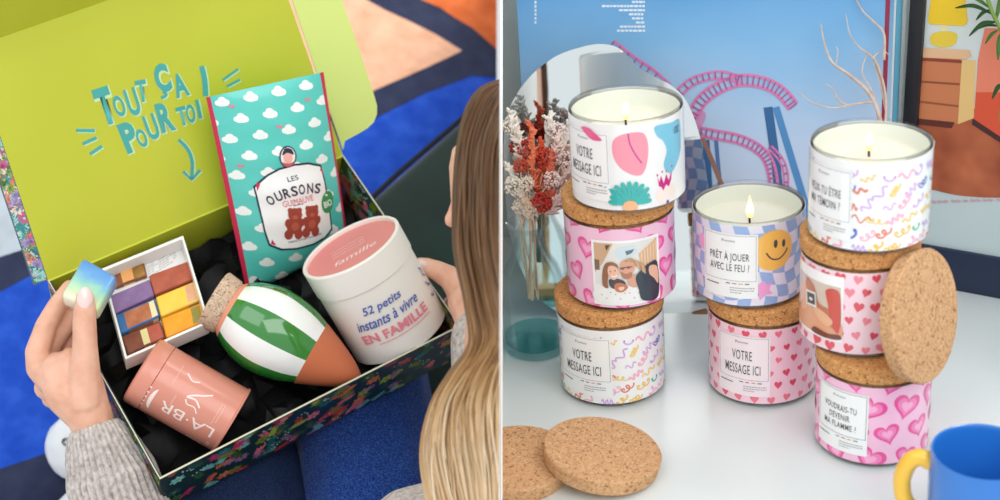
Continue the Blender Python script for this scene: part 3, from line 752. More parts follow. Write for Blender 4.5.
# ------------------------------------------------------------------ green plant at the upper right
pp = onz(1120, 400, ZT)
pl_ = thing('potted_plant', 'green narrow-leaved plant reaching in at the upper right', 'plant', Matrix.Translation(pp))
obj('pot', lathe([(0, 0), (.028, 0), (.036, .055), (.034, .056), (.026, .003), (0, .003)], 40), mat((210, 205, 198), .6), pl_)
obj('soil', lathe([(0, .048), (.033, .048), (0, .050)], 32), mat((60, 44, 34), .95), pl_)
dl = 1.02
bm = tube(spline([pp+Vector((0, 0, .045)), at(1075, 190, 1.0), at(1040, 110, 1.01), at(1012, 50, dl), at(994, 16, dl), at(984, -12, dl)], 8), .0016, 8)
tube(spline([at(1012, 50, dl), at(1004, 90, dl), at(1000, 120, dl)], 5), .0011, 7, bm)
obj('stem', bm, mat((112, 140, 62), .6), pl_, world=True)
lm = mat((60, 100, 50), .45); lm2 = mat((98, 140, 66), .45)
def leaf(b, t, dt, wd, m):
    a, c = at(*b, dl), at(*t, dl+dt); mid = (a+c)/2+UP*((c-a).length*.14)
    P = spline([a, mid, c], 10); s_ = (c-a).cross(FW).normalized(); bm = bmesh.new(); R = []
    for i, p in enumerate(P):
        q = i/(len(P)-1); w_ = wd*(sin(pi*(q*.93+.04))**.8)
        R.append([bm.verts.new(p+s_*w_), bm.verts.new(p+FW*.0008), bm.verts.new(p-s_*w_)])
    for i in range(len(R)-1):
        for j in range(2): bm.faces.new((R[i][j], R[i][j+1], R[i+1][j+1], R[i+1][j]))
    bmesh.ops.solidify(bm, geom=bm.faces[:], thickness=.0004)
    obj('leaf', bm, m, pl_, world=True)
for b, t, dt, wd, m in (((992, 14), (955, 8), 0, .0016, lm), ((990, 8), (958, -4), .01, .0017, lm2), ((996, 22), (969, 36), -.01, .0018, lm), ((998, 26), (975, 30), .01, .0014, lm), ((1000, 34), (998, 60), 0, .002, lm2), ((996, 20), (1004, -8), 0, .002, lm2), ((988, 0), (976, -14), 0, .0018, lm), ((1003, 84), (992, 99), -.01, .0018, lm), ((1004, 80), (1010, 100), 0, .0018, lm), ((990, 10), (976, 20), .0, .0015, lm), ((998, 30), (985, 44), .005, .0014, lm2), ((1010, 50), (1022, 40), 0, .002, lm2)):
    leaf(b, t, dt, wd, m)
#@@LEFT@@
# ================================================================== LEFT SIDE: THE GIFT BOX
BX = Vector((0.72232275, 0.68211053, 0.11390816)); BY = Vector((-0.60134582, 0.53817901, 0.59054767)); BN = Vector((0.3415158, -0.49506422, 0.79892326))
BO = Vector((-0.40473187, 0.94394695, 0.79981692)); BW, BH, BD = .28, .19866, .070
def B(u, v, w): return BO+BX*u+BY*v+BN*w
def pbx(x, y, w): return hit(x, y, BO+BN*w, BN)
def dep(p): return (p-CP).dot(FW)
BM = frame(BO-BN*BD, BX, BY, BN)
M4 = lambda *c: mat(c, .5)
LIME = noisy('lime_card', [(186, 190, 48), (194, 198, 58)], 5, .42, spec=.5)
CREAM = M4(206, 202, 172); GRN = mat((18, 48, 50), .42)
FLO = [(196, 52, 112), (214, 70, 50), (120, 138, 40), (28, 122, 120), (160, 110, 160), (122, 196, 190), (60, 110, 60), (170, 180, 60), (224, 120, 60), (30, 84, 84), (236, 120, 140), (64, 92, 40)]
def leafshape(x, y, L, wd, a):
    return poly([(x+L*t*cos(a)-s*wd*sin(pi*t)**.8*sin(a)*1, y+L*t*sin(a)+s*wd*sin(pi*t)**.8*cos(a)) for s, ts in ((1, [0, .2, .4, .6, .8, 1]), (-1, [.8, .6, .4, .2])) for t in ts])
def floral(s, u0, v0, u1, v1, n, seed=0, k=1.0, cols=FLO):
    rnd = random.Random(seed)
    for i in range(n):
        x = rnd.uniform(u0, u1); y = rnd.uniform(v0, v1); kd = rnd.random(); c = M4(*cols[rnd.randrange(len(cols))]); ly = 1+(i % 5)*.4; a = rnd.uniform(0, 6.28)
        if kd < .35:
            for j in range(7): s.add(leafshape(x, y, .0105*k*rnd.uniform(.7, 1.1), .0014*k, a+(j-3)*.42), c, ly)
        elif kd < .6:
            nn = 7
            for j in range(nn): s.add(ell(x+.0036*k*cos(a+j*6.283/nn), y+.0036*k*sin(a+j*6.283/nn), .0036*k, .0017*k, a+j*6.283/nn, 9), c, ly)
            s.add(ell(x, y, .0016*k, .0016*k, 0, 8), M4(*cols[rnd.randrange(len(cols))]), ly+.2)
        elif kd < .85:
            s.add(stroke([(x, y), (x+.008*k*cos(a), y+.008*k*sin(a)), (x+.015*k*cos(a+.2), y+.015*k*sin(a+.2))], .0005*k, 3), c, ly)
            for j in range(5):
                for sg in (-1, 1): s.add(leafshape(x+.0028*j*k*cos(a), y+.0028*j*k*sin(a), .005*k, .0009*k, a+sg*.9), c, ly)
        else:
            for j in range(5): s.add(ell(x+rnd.uniform(-.006, .006)*k, y+rnd.uniform(-.006, .006)*k, .0009*k, .0009*k, 0, 7), M4(206, 226, 214), ly)
gb = thing('gift_box', 'open gift box with lime lid and dark floral print held on the lap', 'box', BM)
def panel(name, a, b, mats, outsheet=None, insheet=None):
    bm = box_bm(a, b); 
    bmesh.ops.transform(bm, matrix=BM, verts=bm.verts); ms = list(mats)
    for s in (outsheet, insheet):
        if s: s.build(bm, base=len(ms)); ms += s.mats
    return obj(name, bm, ms, gb, world=True, smooth=False)
th_ = .0018; hw, hh = BW/2, BH/2
def wallsheet(o, ex, ey, n): return plane_sheet(o, ex, ey, n, .00012)
def fin(s, w_, h_): s.fn0 = s.fn; return s
class ClipSheet(Sheet): pass
def mkflo(o, ex, ey, n, w_, h_, cnt, seed, k=1.0, cols=FLO):
    s = wallsheet(o, ex, ey, n); s.px = None; floral(s, 0, 0, w_, h_, cnt, seed, k, cols); bd = s.build
    s.build = lambda bm=None, base=0: bd(bm, base=base, clipbox=(.0004, .0004, w_-.0004, h_-.0012)); return s
# panels in box coordinates: z from 0 (bottom) to BD (rim)
panel('base', (-hw, -hh, 0), (hw, hh, th_), [M4(40, 44, 44)])
panel('side_panel', (-hw, -hh, th_), (hw, -hh+th_, BD), [GRN], mkflo(B(-hw, -hh, -BD), BX, BN, -BY, BW, BD, 150, 4), None)
panel('side_panel', (-hw, hh-th_, th_), (hw, hh, BD), [LIME])
panel('side_panel', (-hw, -hh+th_, th_), (-hw+th_, hh-th_, BD), [GRN], mkflo(B(-hw, hh, -BD), -BY, BN, -BX, BH, BD, 110, 9), mkflo(B(-hw+th_, -hh, -BD), BY, BN, BX, BH, BD, 60, 3))
panel('side_panel', (hw-th_, -hh+th_, th_), (hw, hh-th_, BD), [GRN], mkflo(B(hw-th_, hh, -BD), -BY, BN, -BX, BH, BD, 190, 12, 1.25), mkflo(B(hw, -hh, -BD), BY, BN, BX, BH, BD, 60, 3))
for a, b in (((-hw, -hh, BD), (hw, -hh+th_*.8, BD+.0006)), ((hw-th_*.6, -hh+th_, BD), (hw, hh, BD+.0004)), ((-hw, -hh+th_, BD), (-hw+th_*.5, hh, BD+.0004))):
    obj('rim_edge', box_bm(a, b), CREAM, gb, smooth=False)
# folded floral band along the left rim
# lid
TL = radians(50); LD = (BY*cos(TL)+BN*sin(TL)).normalized(); LN = BX.cross(LD).normalized()
if LN.dot(CP-BO) < 0: LN = -LN
LO = B(0, hh, 0)
lid_px = [(48, 280), (-29, 48), (269, -56), (343, 155)]
lidc = [hit(a, b, LO, LN) for a, b in lid_px]
ls = plane_sheet(LO, BX, LD, LN, .0002)
bm = prism(lidc, -LN*.003)
teal = M4(70, 166, 160); pale = M4(196, 224, 170)
def pxt(s, cx, cy, h, rot, bold=.03, wd=None, shear=0):
    o, F = textfit(s, 0, 0, h=h, wd=wd, rot=radians(rot), bold=bold, shear=shear); return [(cx+a, cy-b) for a, b in o], F
for s_, x, y, h, r, bo, wd in (('T', 105, 106, 38, 18, .05, 17), ('O', 119, 106, 22, 20, .03, 11), ('U', 132.5, 102, 28, 18, .03, 12), ('T', 141.5, 91, 22, 10, .03, 11), ('C', 162, 78, 29, 16, .05, 15), ('A', 180, 85, 24, 16, .04, 14),
                           ('P', 129, 137, 31, 22, .05, 15), ('O', 141.5, 138, 19, 22, .03, 10), ('U', 151.5, 127, 26, 20, .03, 12), ('R', 165, 117, 30, 16, .04, 15), ('T', 182, 116, 19, 14, .03, 10), ('O', 190.5, 113.5, 19, 10, .03, 9), ('I', 198.5, 109, 19, 12, .03, 3.4)):
    ls.add(pxt(s_, x+1.0, y+.6, h+1.5, r, bo+.045, wd+1.6), pale, 1); ls.add(pxt(s_, x, y, h, r, bo, wd), teal, 2)
def both(pts, w_, n=0):
    ls.add(stroke([(a+.9, b+.5) for a, b in pts], w_+1.6, n), pale, 1); ls.add(stroke(pts, w_, n), teal, 2)
both([(163, 91), (166, 95), (161, 98)], 3.2, 3)
both([(201.5, 66), (204.5, 80), (205.5, 96)], 5.2, 4)
both([(76, 130.3), (94.6, 130.6)], 3.2); both([(82.6, 143.8), (96.6, 137.6)], 3.2); both([(90, 154), (102, 146)], 3.2)
both([(222.6, 80), (238, 69)], 2.4); both([(226.8, 86.4), (240, 79.4)], 2.4)
both([(178.6, 139.6), (187.6, 149.4), (192, 162), (191.5, 179)], 3.4, 6); both([(183, 171.5), (191.5, 179.5), (200, 170)], 3.0)
ls.build(bm, base=1)
obj('lid', bm, [LIME]+ls.mats, gb, world=True, smooth=False)
lid_o = [o for o in gb.children if o.name.startswith('lid')][0]
MW[lid_o] = MW[gb].copy()
# right flap of the lid
fe = (lidc[2]-lidc[3]).normalized(); fo = fe.cross(LN)
if fo.dot(RT) < 0: fo = -fo
FN_o = lidc[3]; fdir = (fo*cos(radians(10))+LN*sin(radians(10))).normalized(); FNn = fe.cross(fdir).normalized()
if FNn.dot(CP-FN_o) < 0: FNn = -FNn
fp = [hit(a, b, FN_o, FNn) for a, b in [(343, 150), (345, 141), (360, 133), (368, 128), (374, 122), (377, 114), (377, 105), (372, 88), (358, 46), (342, 0), (322, -60), (272, -60)]]
FLAP = noisy('lit_lime_card', [(212, 226, 128), (218, 232, 138)], 5, .38)  # same lime card, the flap's brighter light painted into its colour
obj('lid_flap', prism(fp, -FNn*.0025), FLAP, lid_o, world=True, smooth=False)
# front flap of the lid, bent forward beyond the crease
ce = (lidc[2]-lidc[1]).normalized(); co_ = ce.cross(LN); 
if co_.dot(LD) < 0: co_ = -co_
cdir = (co_*cos(radians(42))+LN*sin(radians(42))).normalized()
obj('lid_flap', prism([lidc[1], lidc[2], lidc[2]+cdir*.055, lidc[1]+cdir*.055], LN.cross(ce)*.0025), LIME, lid_o, world=True, smooth=False)
# left side of the lid folded back, printed
a0, a1 = lidc[0], lidc[1]; le = (a1-a0).normalized()
lo_ = le.cross(LN); lo_ = lo_ if lo_.dot(RT) < 0 else -lo_
bk_ = (lo_*cos(radians(24))-LN*sin(radians(24))).normalized(); sn = le.cross(bk_).normalized()
if sn.dot(CP-a0) < 0: sn = -sn
sw = .0125; LL = (a1-a0).length
bm = prism([a0, a1, a1+bk_*sw, a0+le*-.002+bk_*sw], -sn*.002)
fl2 = mkflo(a0, le, bk_, sn, LL, sw, 170, 22, .8, [(196, 92, 132), (224, 120, 90), (150, 176, 80), (60, 142, 140), (160, 140, 190), (150, 206, 200), (232, 206, 190), (120, 160, 90)])
fl2.build(bm, base=1)
obj('lid_flap', bm, [mat((70, 104, 112), .4)]+fl2.mats, lid_o, world=True, smooth=False)
# ------------------------------------------------------------------ black tissue paper
rnd = random.Random(5); bm = bmesh.new(); nu, nv = 27, 19; g = []
for i in range(nu+1):
    row = []
    for j in range(nv+1):
        u = (-hw+.005)+(BW-.010)*i/nu; v = (-hh+.005)+(BH-.010)*j/nv
        if 0 < i < nu and 0 < j < nv: u += rnd.uniform(-.0045, .0045); v += rnd.uniform(-.0045, .0045)
        q = Vector((u*26, v*26, 0)); h_ = noise.noise(q)*.014+noise.noise(q*2.1)*.010+rnd.uniform(-.0035, .0035)
        row.append(bm.verts.new((u, v, max(.006, .026+h_))))
    g.append(row)
for i in range(nu):
    for j in range(nv):
        a, b, c, d = g[i][j], g[i+1][j], g[i+1][j+1], g[i][j+1]
        if rnd.random() < .5: bm.faces.new((a, b, c)); bm.faces.new((a, c, d))
        else: bm.faces.new((a, b, d)); bm.faces.new((b, c, d))
bmesh.ops.solidify(bm, geom=bm.faces[:], thickness=.0004)
tag(obj('tissue_paper', bm, mat((22, 22, 25), .5, 0, 0, .4), smooth=True, mw=BM), 'crumpled black tissue paper lining the bottom of the gift box', 'tissue paper', kind='stuff')
# ------------------------------------------------------------------ teal sweets pouch
pc = [pbx(206, 97.5, .10), pbx(323.5, 72, .095), pbx(349, 246, -.040), pbx(247, 294, -.045)]   # TL TR BR BL
po = pc[3]; pX = pc[2]-pc[3]; pY = pc[0]-pc[3]; pn_ = pX.cross(pY).normalized()
if pn_.dot(CP-po) < 0: pn_ = -pn_
PW, PH = (pX.length+(pc[1]-pc[0]).length)/2, pY.length
TOPX = pc[1]-pc[0]
def pouch(s, t, z):   # s,t in 0..1
    p = po+pY*t+(pX*(1-t)+TOPX*t)*s
    puff = .020*max(0, sin(pi*min(max(s, 0), 1)))**.75*max(0, sin(pi*min(max(t, 0), 1)**.8))**.7
    wr = .0009*sin(t*38+s*4)*sin(pi*s)*(1-abs(2*t-1))
    return p+pn_*(puff+wr+z)
def uvpx(x, y):
    p = hit(x, y, po+pn_*.006, pn_)-po
    t = .5; s = .5
    for _ in range(25):
        e = po+pY*t+(pX*(1-t)+TOPX*t)*s+pn_*.006-(po+p)
        dt = pY+(TOPX-pX)*s; ds = pX*(1-t)+TOPX*t
        A11, A12, A22 = ds.dot(ds), ds.dot(dt), dt.dot(dt); b1, b2 = -e.dot(ds), -e.dot(dt); D_ = A11*A22-A12*A12
        s += (b1*A22-b2*A12)/D_; t += (A11*b2-A12*b1)/D_
    return (s, t)
ps = Sheet(lambda u, v, z: pouch(u, v, z), .00018, uvpx)
crim = M4(196, 36, 72); cloud = mat((236, 240, 236), .4); navy = M4(28, 34, 60)
def zc(x, y): return 190+x/2.083, 60+y/2.083
for i in range(-9, 12):
    for j in range(-3, 16):
        x, y = zc(70+57*i+35*j, 90-12.5*i+31*j)
        if not (195 < x < 365 and 60 < y < 310): continue
        for dx, dy, a, b in ((-3.6, 1, 4, 3.2), (0, -1.6, 4.4, 4.2), (3.8, .2, 4, 3.6), (.4, 1.6, 5, 3), (-1.5, 2, 4, 2.8)):
            ps.add(ell(x+dx*.95, y+dy*.95, a*.92, b*.92, 0, 10), cloud, 1)
for x, y in ((88, 97), (178, 133), (242, 80), (102, 218), (245, 240)):
    X_, Y_ = zc(x, y); ps.add(poly([(X_-3, Y_-2), (X_, Y_), (X_+3, Y_-2.4), (X_+2, Y_+2), (X_, Y_+1), (X_-2, Y_+2)]), M4(232, 116, 140), 2)
lab = [(249.5, 184), (256, 177), (262, 171), (273, 164), (288, 159.5), (303, 158.5), (317, 162), (321, 178), (326, 204), (330.5, 228), (323, 236), (310, 242), (292, 246), (277, 247), (265.5, 243), (260, 228), (254.5, 204)]
cxl = sum(p[0] for p in lab)/len(lab); cyl_ = sum(p[1] for p in lab)/len(lab)
ps.add(poly(lab), navy, 3); ps.add(poly([(cxl+(a-cxl)*.955, cyl_+(b-cyl_)*.955) for a, b in lab]), mat((240, 240, 238), .35), 4)
ps.add(ell(281.6, 152.5, 8.3, 10.5, .2), navy, 5); ps.add(ell(281.6, 152.5, 7, 9.2, .2), M4(236, 226, 220), 6)
ps.add(blob([(277, 152), (280, 147), (285, 149), (285.5, 155), (282, 159), (278, 157)]), M4(230, 170, 160), 7); ps.add(blob([(276, 151), (279, 144.5), (285, 145), (287, 150), (281, 148.5)]), navy, 8)
ps.add(blob([(276, 158), (282, 159), (287, 157), (285, 161), (279, 162)]), M4(200, 90, 100), 7)
ps.add(pxt('LES', 286, 173.6, 4.8, 14, .01, 11), navy, 5)
for ch, x, y, r in (('O', 264.8, 197.4, 34), ('U', 272, 192.6, 26), ('R', 279.4, 189.4, 19), ('S', 286.8, 187, 13), ('O', 294.3, 185.4, 7), ('N', 303.2, 184.6, 2), ('S', 311.6, 185.4, -6)):
    ps.add(pxt(ch, x, y-1.2, 10.2, r, .022, 6.6), navy, 5)
ps.add(pxt('GUIMAUVE', 291.5, 196.2, 6.2, 13, .0, 31), M4(206, 50, 70), 5)
ps.add(stroke([(286, 200.8), (297, 198.6)], .7), navy, 5)
ps.add(poly([(252, 181), (256, 179), (255, 183), (253, 188)]), crim, 5); ps.add(poly([(268, 236), (272, 242), (267, 241)]), crim, 5); ps.add(poly([(315, 166), (318, 165), (319, 172)]), crim, 5)
bear = M4(150, 62, 46); bear2 = M4(176, 88, 66); bear3 = M4(120, 42, 34)
for x, y in ((288, 217.5), (305.5, 215.5)):
    for dx, dy, a, b in ((-4.4, -12.4, 2.3, 2.3), (4, -12.8, 2.3, 2.3), (0, -8.6, 6.4, 6), (0, 1.5, 7.2, 8.4), (-4.6, 10.5, 3.9, 5), (4.4, 10, 3.9, 5), (-6, -.5, 3, 4.2), (6, -1, 3, 4.2)):
        ps.add(ell(x+dx*1.08, y+1.2+dy*1.08, a*1.1, b*1.1, 0, 14), bear, 6)
    ps.add(ell(x+.5, y+4, 4, 4.6, 0, 12), bear2, 7); ps.add(ell(x, y-5.6, 2.8, 2.1, 0, 10), bear2, 7)
    for sx in (-2, 2): ps.add(ell(x+sx, y-9.4, .8, .8, 0, 7), bear3, 7); ps.add(ell(x+sx*2.1, y+10, 1.8, 2.2, 0, 8), bear2, 6)
ps.add(pxt('FABRICATION FRANÇAISE', 300.5, 234.6, 2.4, 13, .01, 35), navy, 5)
ps.add(ell(323.4, 199, 7.2, 11, .1), M4(52, 140, 72), 6); ps.add(pxt('BIO', 323.6, 200.5, 6.4, 16, .02, 9.5), mat((235, 240, 235), .4), 7); ps.add(ell(322, 192, 1.6, 1.0, .5), mat((235, 240, 235), .4), 7)
bm = bmesh.new(); NS, NT = 30, 44; G = []
for sgn in (1, -1):
    g = [[bm.verts.new(pouch(i/NS, j/NT, 0) if sgn > 0 else (2*(po+pY*(j/NT)+(pX*(1-j/NT)+TOPX*(j/NT))*(i/NS))-pouch(i/NS, j/NT, 0))*1.0) for j in range(NT+1)] for i in range(NS+1)]
    for i in range(NS):
        for j in range(NT):
            q = (g[i][j], g[i+1][j], g[i+1][j+1], g[i][j+1]); f = bm.faces.new(q if sgn > 0 else q[::-1])
            f.material_index = 1 if (i == 0 or i == NS-1) else 0
bmesh.ops.remove_doubles(bm, verts=bm.verts, dist=1e-6)
ps.build(bm, base=2, ucuts=frange(.033, .99, .0333), vcuts=frange(.0227, .99, .0227), clipbox=(.034, .002, .966, .998))
ph = thing('snack_pouch', 'teal cloud-patterned sweets pouch with crimson edges standing in the gift box', 'pouch', frame(po, pX, pY, pn_))
obj('pouch', bm, [mat((86, 196, 184), .32, .3), crim]+ps.mats, ph, world=True)
# ------------------------------------------------------------------ white round tub
a_ = cv(.417, -.807, -.42).normalized(); tc_ = pbx(350, 246, .032); L_ = .094; RC = .0455
CM = axisframe(tc_+a_*L_, -a_)
tub = thing('round_tub', 'white round cardboard tub with recessed pink top in the gift box', 'tub', CM)
wht = mat((240, 234, 226), .42)
s = Sheet(lambda u, v, z: Vector(((RC+z)*sin(u/RC), -(RC+z)*cos(u/RC), v)), .00015)
bl_ = M4(66, 92, 176); pk = M4(232, 130, 146)
s.add(textfit('52 petits', -.001, .0520, h=.0098, wd=.0360, shear=.25, bold=.010), bl_, 1)
s.add(textfit('instants à vivre', -.0005, .0405, h=.0092, wd=.060, shear=.25, bold=.010), bl_, 1)
s.add(textfit('EN FAMILLE', .0005, .0272, h=.0088, wd=.066, bold=.028), pk, 1)
s.add(rect(-.020, .0195, .034, .0201), pk, 1)
for pts in ([(.051, .054), (.054, .050), (.053, .046), (.056, .043)], [(.050, .040), (.053, .035), (.057, .034)], [(.048, .028), (.051, .025), (.054, .027)]): s.add(stroke(pts, .0016, 5), bl_, 1)
bm = lathe([(0, 0), (RC-.002, 0), (RC-.001, .0012), (RC-.0010, L_*.735), (RC-.0030, L_*.736)], 80)
s.build(bm, base=1, ucuts=frange(-.072, .072, .003))
obj('tub_body', bm, [wht]+s.mats, tub)
bm = lathe([(RC-.0030, L_*.742), (RC, L_*.742), (RC, L_-.0012), (RC-.0008, L_-.0002), (RC-.0026, L_), (RC-.0034, L_-.0008), (RC-.0036, L_-.004)], 80)
tl = obj('tub_lid', bm, wht, tub)
pkm = mat((228, 140, 136), .45)
bm = lathe([(RC-.0036, L_-.0036), (0, L_-.0036)], 64)
s2 = Sheet(lambda u, v, z: Vector((u, v, L_-.0036+z)), .0002)
plp = M4(250, 222, 216)
s2.add(textfit('famille', .001, -.012, h=.0085, wd=.040, shear=.35, bold=.004), plp, 1)
for k in range(3): s2.add(stroke([(-.018+i*.0026, .006-k*.003*0+.006*k-.004+(.0009 if i % 2 else -.0009)) for i in range(13)], .0006), plp, 1)
s2.build(bm, base=1)
o_ = obj('lid_top', bm, [pkm]+s2.mats, tl, smooth=False, label='recessed pink top with pale handwriting')
# ------------------------------------------------------------------ terracotta rose tin
le_ = pbx(141, 369, -.006); ra = cv(.854, -.52, -.14).normalized(); Lr = .084; Rr = .0285
RM = axisframe(le_+ra*Lr, -ra)
tin = thing('round_tin', 'dusty rose cylindrical tin lying on the tissue in the gift box', 'tin', RM)
rose = mat((212, 138, 118), .3, .2); wl_ = M4(244, 224, 216)
s = Sheet(lambda u, v, z: Vector(((Rr+z)*sin(u/Rr), -(Rr+z)*cos(u/Rr), v)), .00015)
q = .00083
s.add(textfit('LA·BR', -.0175, (102-63)*q, h=.0094, wd=.047, rot=pi/2, bold=.0), wl_, 1)
cr = (-.0175, (102-27)*q)
s.add(poly([(cr[0]+.0105*cos(t), cr[1]+.0040*sin(t)) for t in [pi*i/10 for i in range(11)]]+[(cr[0]+.0105*cos(t), cr[1]+.0008*sin(t)) for t in [pi-pi*i/10 for i in range(11)]]), wl_, 1)
for k in range(5):
    x = cr[0]-.009+.0045*k; s.add(stroke([(x, cr[1]+.0056), (x-.0006+k*.0003, cr[1]+.0090)], .0011), wl_, 1)
s.add(stroke([(-.004, .028), (.000, .034), (-.001, .041), (.003, .036), (.006, .030), (.010, .024)], .0013, 6), wl_, 1)
s.add(stroke([(-.009, .028), (-.0055, .032), (-.006, .038), (-.003, .041)], .0009, 6), wl_, 1)
s.add(stroke([(.016, .050), (.012, .044), (.014, .038)], .0011, 6), wl_, 1)
for k, (u0, v0, n_) in enumerate(((-.010, .014, 16), (-.008, .0115, 14), (-.0145, .049, 10), (.002, .056, 16))):
    s.add(stroke([(u0+i*.0012, v0+(.0004 if i % 2 else -.0004)) for i in range(n_)], .0005), M4(234, 188, 172), 1)
s.add(stroke([(-.036, .026), (-.036, .014), (-.041, .014)], .0012), wl_, 1)
for k in range(2): s.add(stroke([(-.029-k*.003, .0065), (-.0285-k*.003, .0095)], .0010), wl_, 1)
bm = lathe([(0, .0012), (Rr-.0016, .0012), (Rr+.0008, 0), (Rr+.0010, .0014), (Rr, .0024), (Rr, Lr-.0150), (Rr-.0006, Lr-.0145)], 72)
s.build(bm, base=1, ucuts=frange(-.06, .06, .0024))
obj('tin_body', bm, [rose]+s.mats, tin)
obj('tin_lid', lathe([(Rr-.0008, Lr-.0145), (Rr+.0004, Lr-.0142), (Rr+.0004, Lr-.0025), (Rr-.0010, Lr-.0006), (Rr-.003, Lr), (0, Lr)], 72), rose, tin)
# ------------------------------------------------------------------ striped spinning-top vessel with cork
co = pbx(227.5, 307, .002); ca = cv(.866, -.49, -.05).normalized(); dpx = dep(co)/FPX
OM = axisframe(co, ca)
prof = [(0, 0), (24, 0), (27, 2), (31, 7), (36.5, 15), (41, 26), (44, 38), (45, 50), (43.6, 64), (40, 80), (35, 93), (30, 105), (23.5, 120), (15.5, 136), (8, 147), (3.5, 151.5), (0, 153)]
P2 = [(p.x, p.y) for p in spline([(a, b, 0) for a, b in prof[2:-1]], 5)]
def ornmi(k, i):
    z = P2[k][1] if k < len(P2) else 150
    if z > 93: return 2
    if z < 7: return 3
    ang = ((i+.5)/100*360+90+18+4) % 72
    return 1 if ang < 36 else 0
bm = lathe([(r*dpx, z*dpx) for r, z in P2]+[(0, 152.5*dpx)], 100, mi=ornmi)
orn = thing('striped_bottle', 'green and white striped ceramic bottle with terracotta tip in the gift box', 'bottle', OM)
obj('vessel', bm, [mat((240, 240, 236), .12, 1), mat((44, 128, 46), .12, 1), mat((204, 112, 74), .5), mat((226, 150, 122), .5)], orn)
obj('cork_stopper', lathe([(0, -16*dpx), (30*dpx, -16*dpx), (31*dpx, -14.5*dpx), (29*dpx, 0), (27*dpx, 2*dpx), (0, 2*dpx)], 64), CORKP, orn)
# ------------------------------------------------------------------ soap box with bars
t0, t1, t2_, t3 = [pbx(a, b, .004) for a, b in ((101, 269), (185.5, 234), (209.5, 322.5), (128, 357.5))]
tx = ((t1-t0)+(t2_-t3))/2; ty = ((t3-t0)+(t2_-t1))/2; tn = BN
TM = frame(t0, tx, -ty, tn)
txl = tx.length; tyl = ty.length
paper = mat((236, 236, 232), .5)
tr = thing('soap_box', 'white open card box of soap bars tilted in the gift box', 'box', Matrix.Translation(t0))
def tp(a, b, w): return t0+tx*a+ty*b+tn*w
def slab(cs, thick, bev=0): return prism(cs, thick)
k1 = .03
def quadbox(a0, b0, a1, b1, w0, w1):
    return prism([tp(a0, b0, w0), tp(a1, b0, w0), tp(a1, b1, w0), tp(a0, b1, w0)], tn*(w1-w0))
obj('box_base', quadbox(0, 0, 1, 1, -.0190, -.0180), paper, tr, world=True, smooth=False)
for q_ in ((0, 0, 1, k1), (0, 1-k1*.8, 1, 1), (0, k1, k1*.8, 1-k1*.8), (1-k1*.8, k1, 1, 1-k1*.8)):
    obj('box_wall', quadbox(*q_, -.0180, 0), paper, tr, world=True, smooth=False)
# small grey print on the visible inner face
gs = plane_sheet(tp(0, 0, -.0176), tx, -ty, tn, .0002); gp = M4(170, 170, 170)
bm = quadbox(.50, .04, .97, .30, -.0180, -.0176)
for k in range(9):
    for j in range(9):
        if random.random() < .85:
            a0 = .52+j*.048; b0 = .06+k*.026; gs.items.append(([((tp(a, b, 0)-tp(0, 0, 0)).dot(tx.normalized()), (tp(a, b, 0)-tp(0, 0, 0)).dot(-ty.normalized())) for a, b in ((a0, b0), (a0+.04, b0), (a0+.04, b0+.008), (a0, b0+.008))], [(0, 1, 2, 3)], gs.mi(gp), 1))
gs.build(bm, base=1); obj('printed_note', bm, [paper]+gs.mats, tr, world=True, smooth=False)
def Z4(x, y): return (80+x/3.127, 220+y/3.127)
def soapmat(c, c2): return noisy('soap', [c, c2], 90, .5, .25, 4, .0006)
def bar(quad, segs, w_, lab_, thick=.0125):
    cs = [pbx(*Z4(*p), w_) for p in quad]; M = frame(cs[0], cs[1]-cs[0], cs[3]-cs[0]); MI = M.inverted(); cl = [MI @ c for c in cs]
    cut = [0]+[s_[0] for s_ in segs]; bm = bmesh.new(); ms = []
    sg = -1 if M.col[2].xyz.dot(tn) > 0 else 1; n_ = 8; tot = []
    g_ = []
    us = sorted(set([i/n_ for i in range(n_+1)]+[c for c in cut]))
    for a in us:
        top, bot = cl[0].lerp(cl[1], a), cl[3].lerp(cl[2], a); sk = .05*sin(a*6) * (bot-top).length*0
        g_.append([bm.verts.new(v) for v in (top, top.lerp(bot, .5), bot, bot+Vector((0, 0, sg*thick)), top+Vector((0, 0, sg*thick)))])
    for i in range(len(us)-1):
        mid = (us[i]+us[i+1])/2; mi = next(k for k, s_ in enumerate(segs) if mid <= s_[0])
        for k in range(5):
            a, b = g_[i], g_[i+1]; f = bm.faces.new((a[k], b[k], b[(k+1) % 5], a[(k+1) % 5])); f.material_index = mi
    f = bm.faces.new(g_[0][::-1]); f.material_index = 0
    f = bm.faces.new(g_[-1]); f.material_index = len(segs)-1
    bmesh.ops.recalc_face_normals(bm, faces=bm.faces)
    eds = [e for e in bm.edges if len(e.link_faces) == 2 and e.calc_face_angle(0) > .6]
    bmesh.ops.bevel(bm, geom=eds, offset=.0016, segments=3, affect='EDGES', profile=.5)
    o = obj('soap_bar', bm, [soapmat(*s_[1]) for s_ in segs], mw=M)
    tag(o, lab_, 'soap', 'soap bars in the white box'); return o
bar([(88, 150), (196, 112), (210, 174), (108, 212)], [(.28, ((120, 70, 50), (150, 96, 66))), (.62, ((226, 160, 90), (238, 178, 110))), (1, ((120, 84, 40), (176, 130, 60)))], -.010, 'orange and speckled brown soap bar at the top left of the box')
bar([(90, 237), (217, 184), (233, 235), (107, 293)], [(1, ((126, 98, 142), (144, 114, 160)))], -.004, 'plain purple soap bar in the white box')
bar([(215, 172), (342, 126), (358, 182), (233, 233)], [(1, ((164, 80, 62), (188, 100, 76)))], -.004, 'brick red soap bar at the top right of the box')
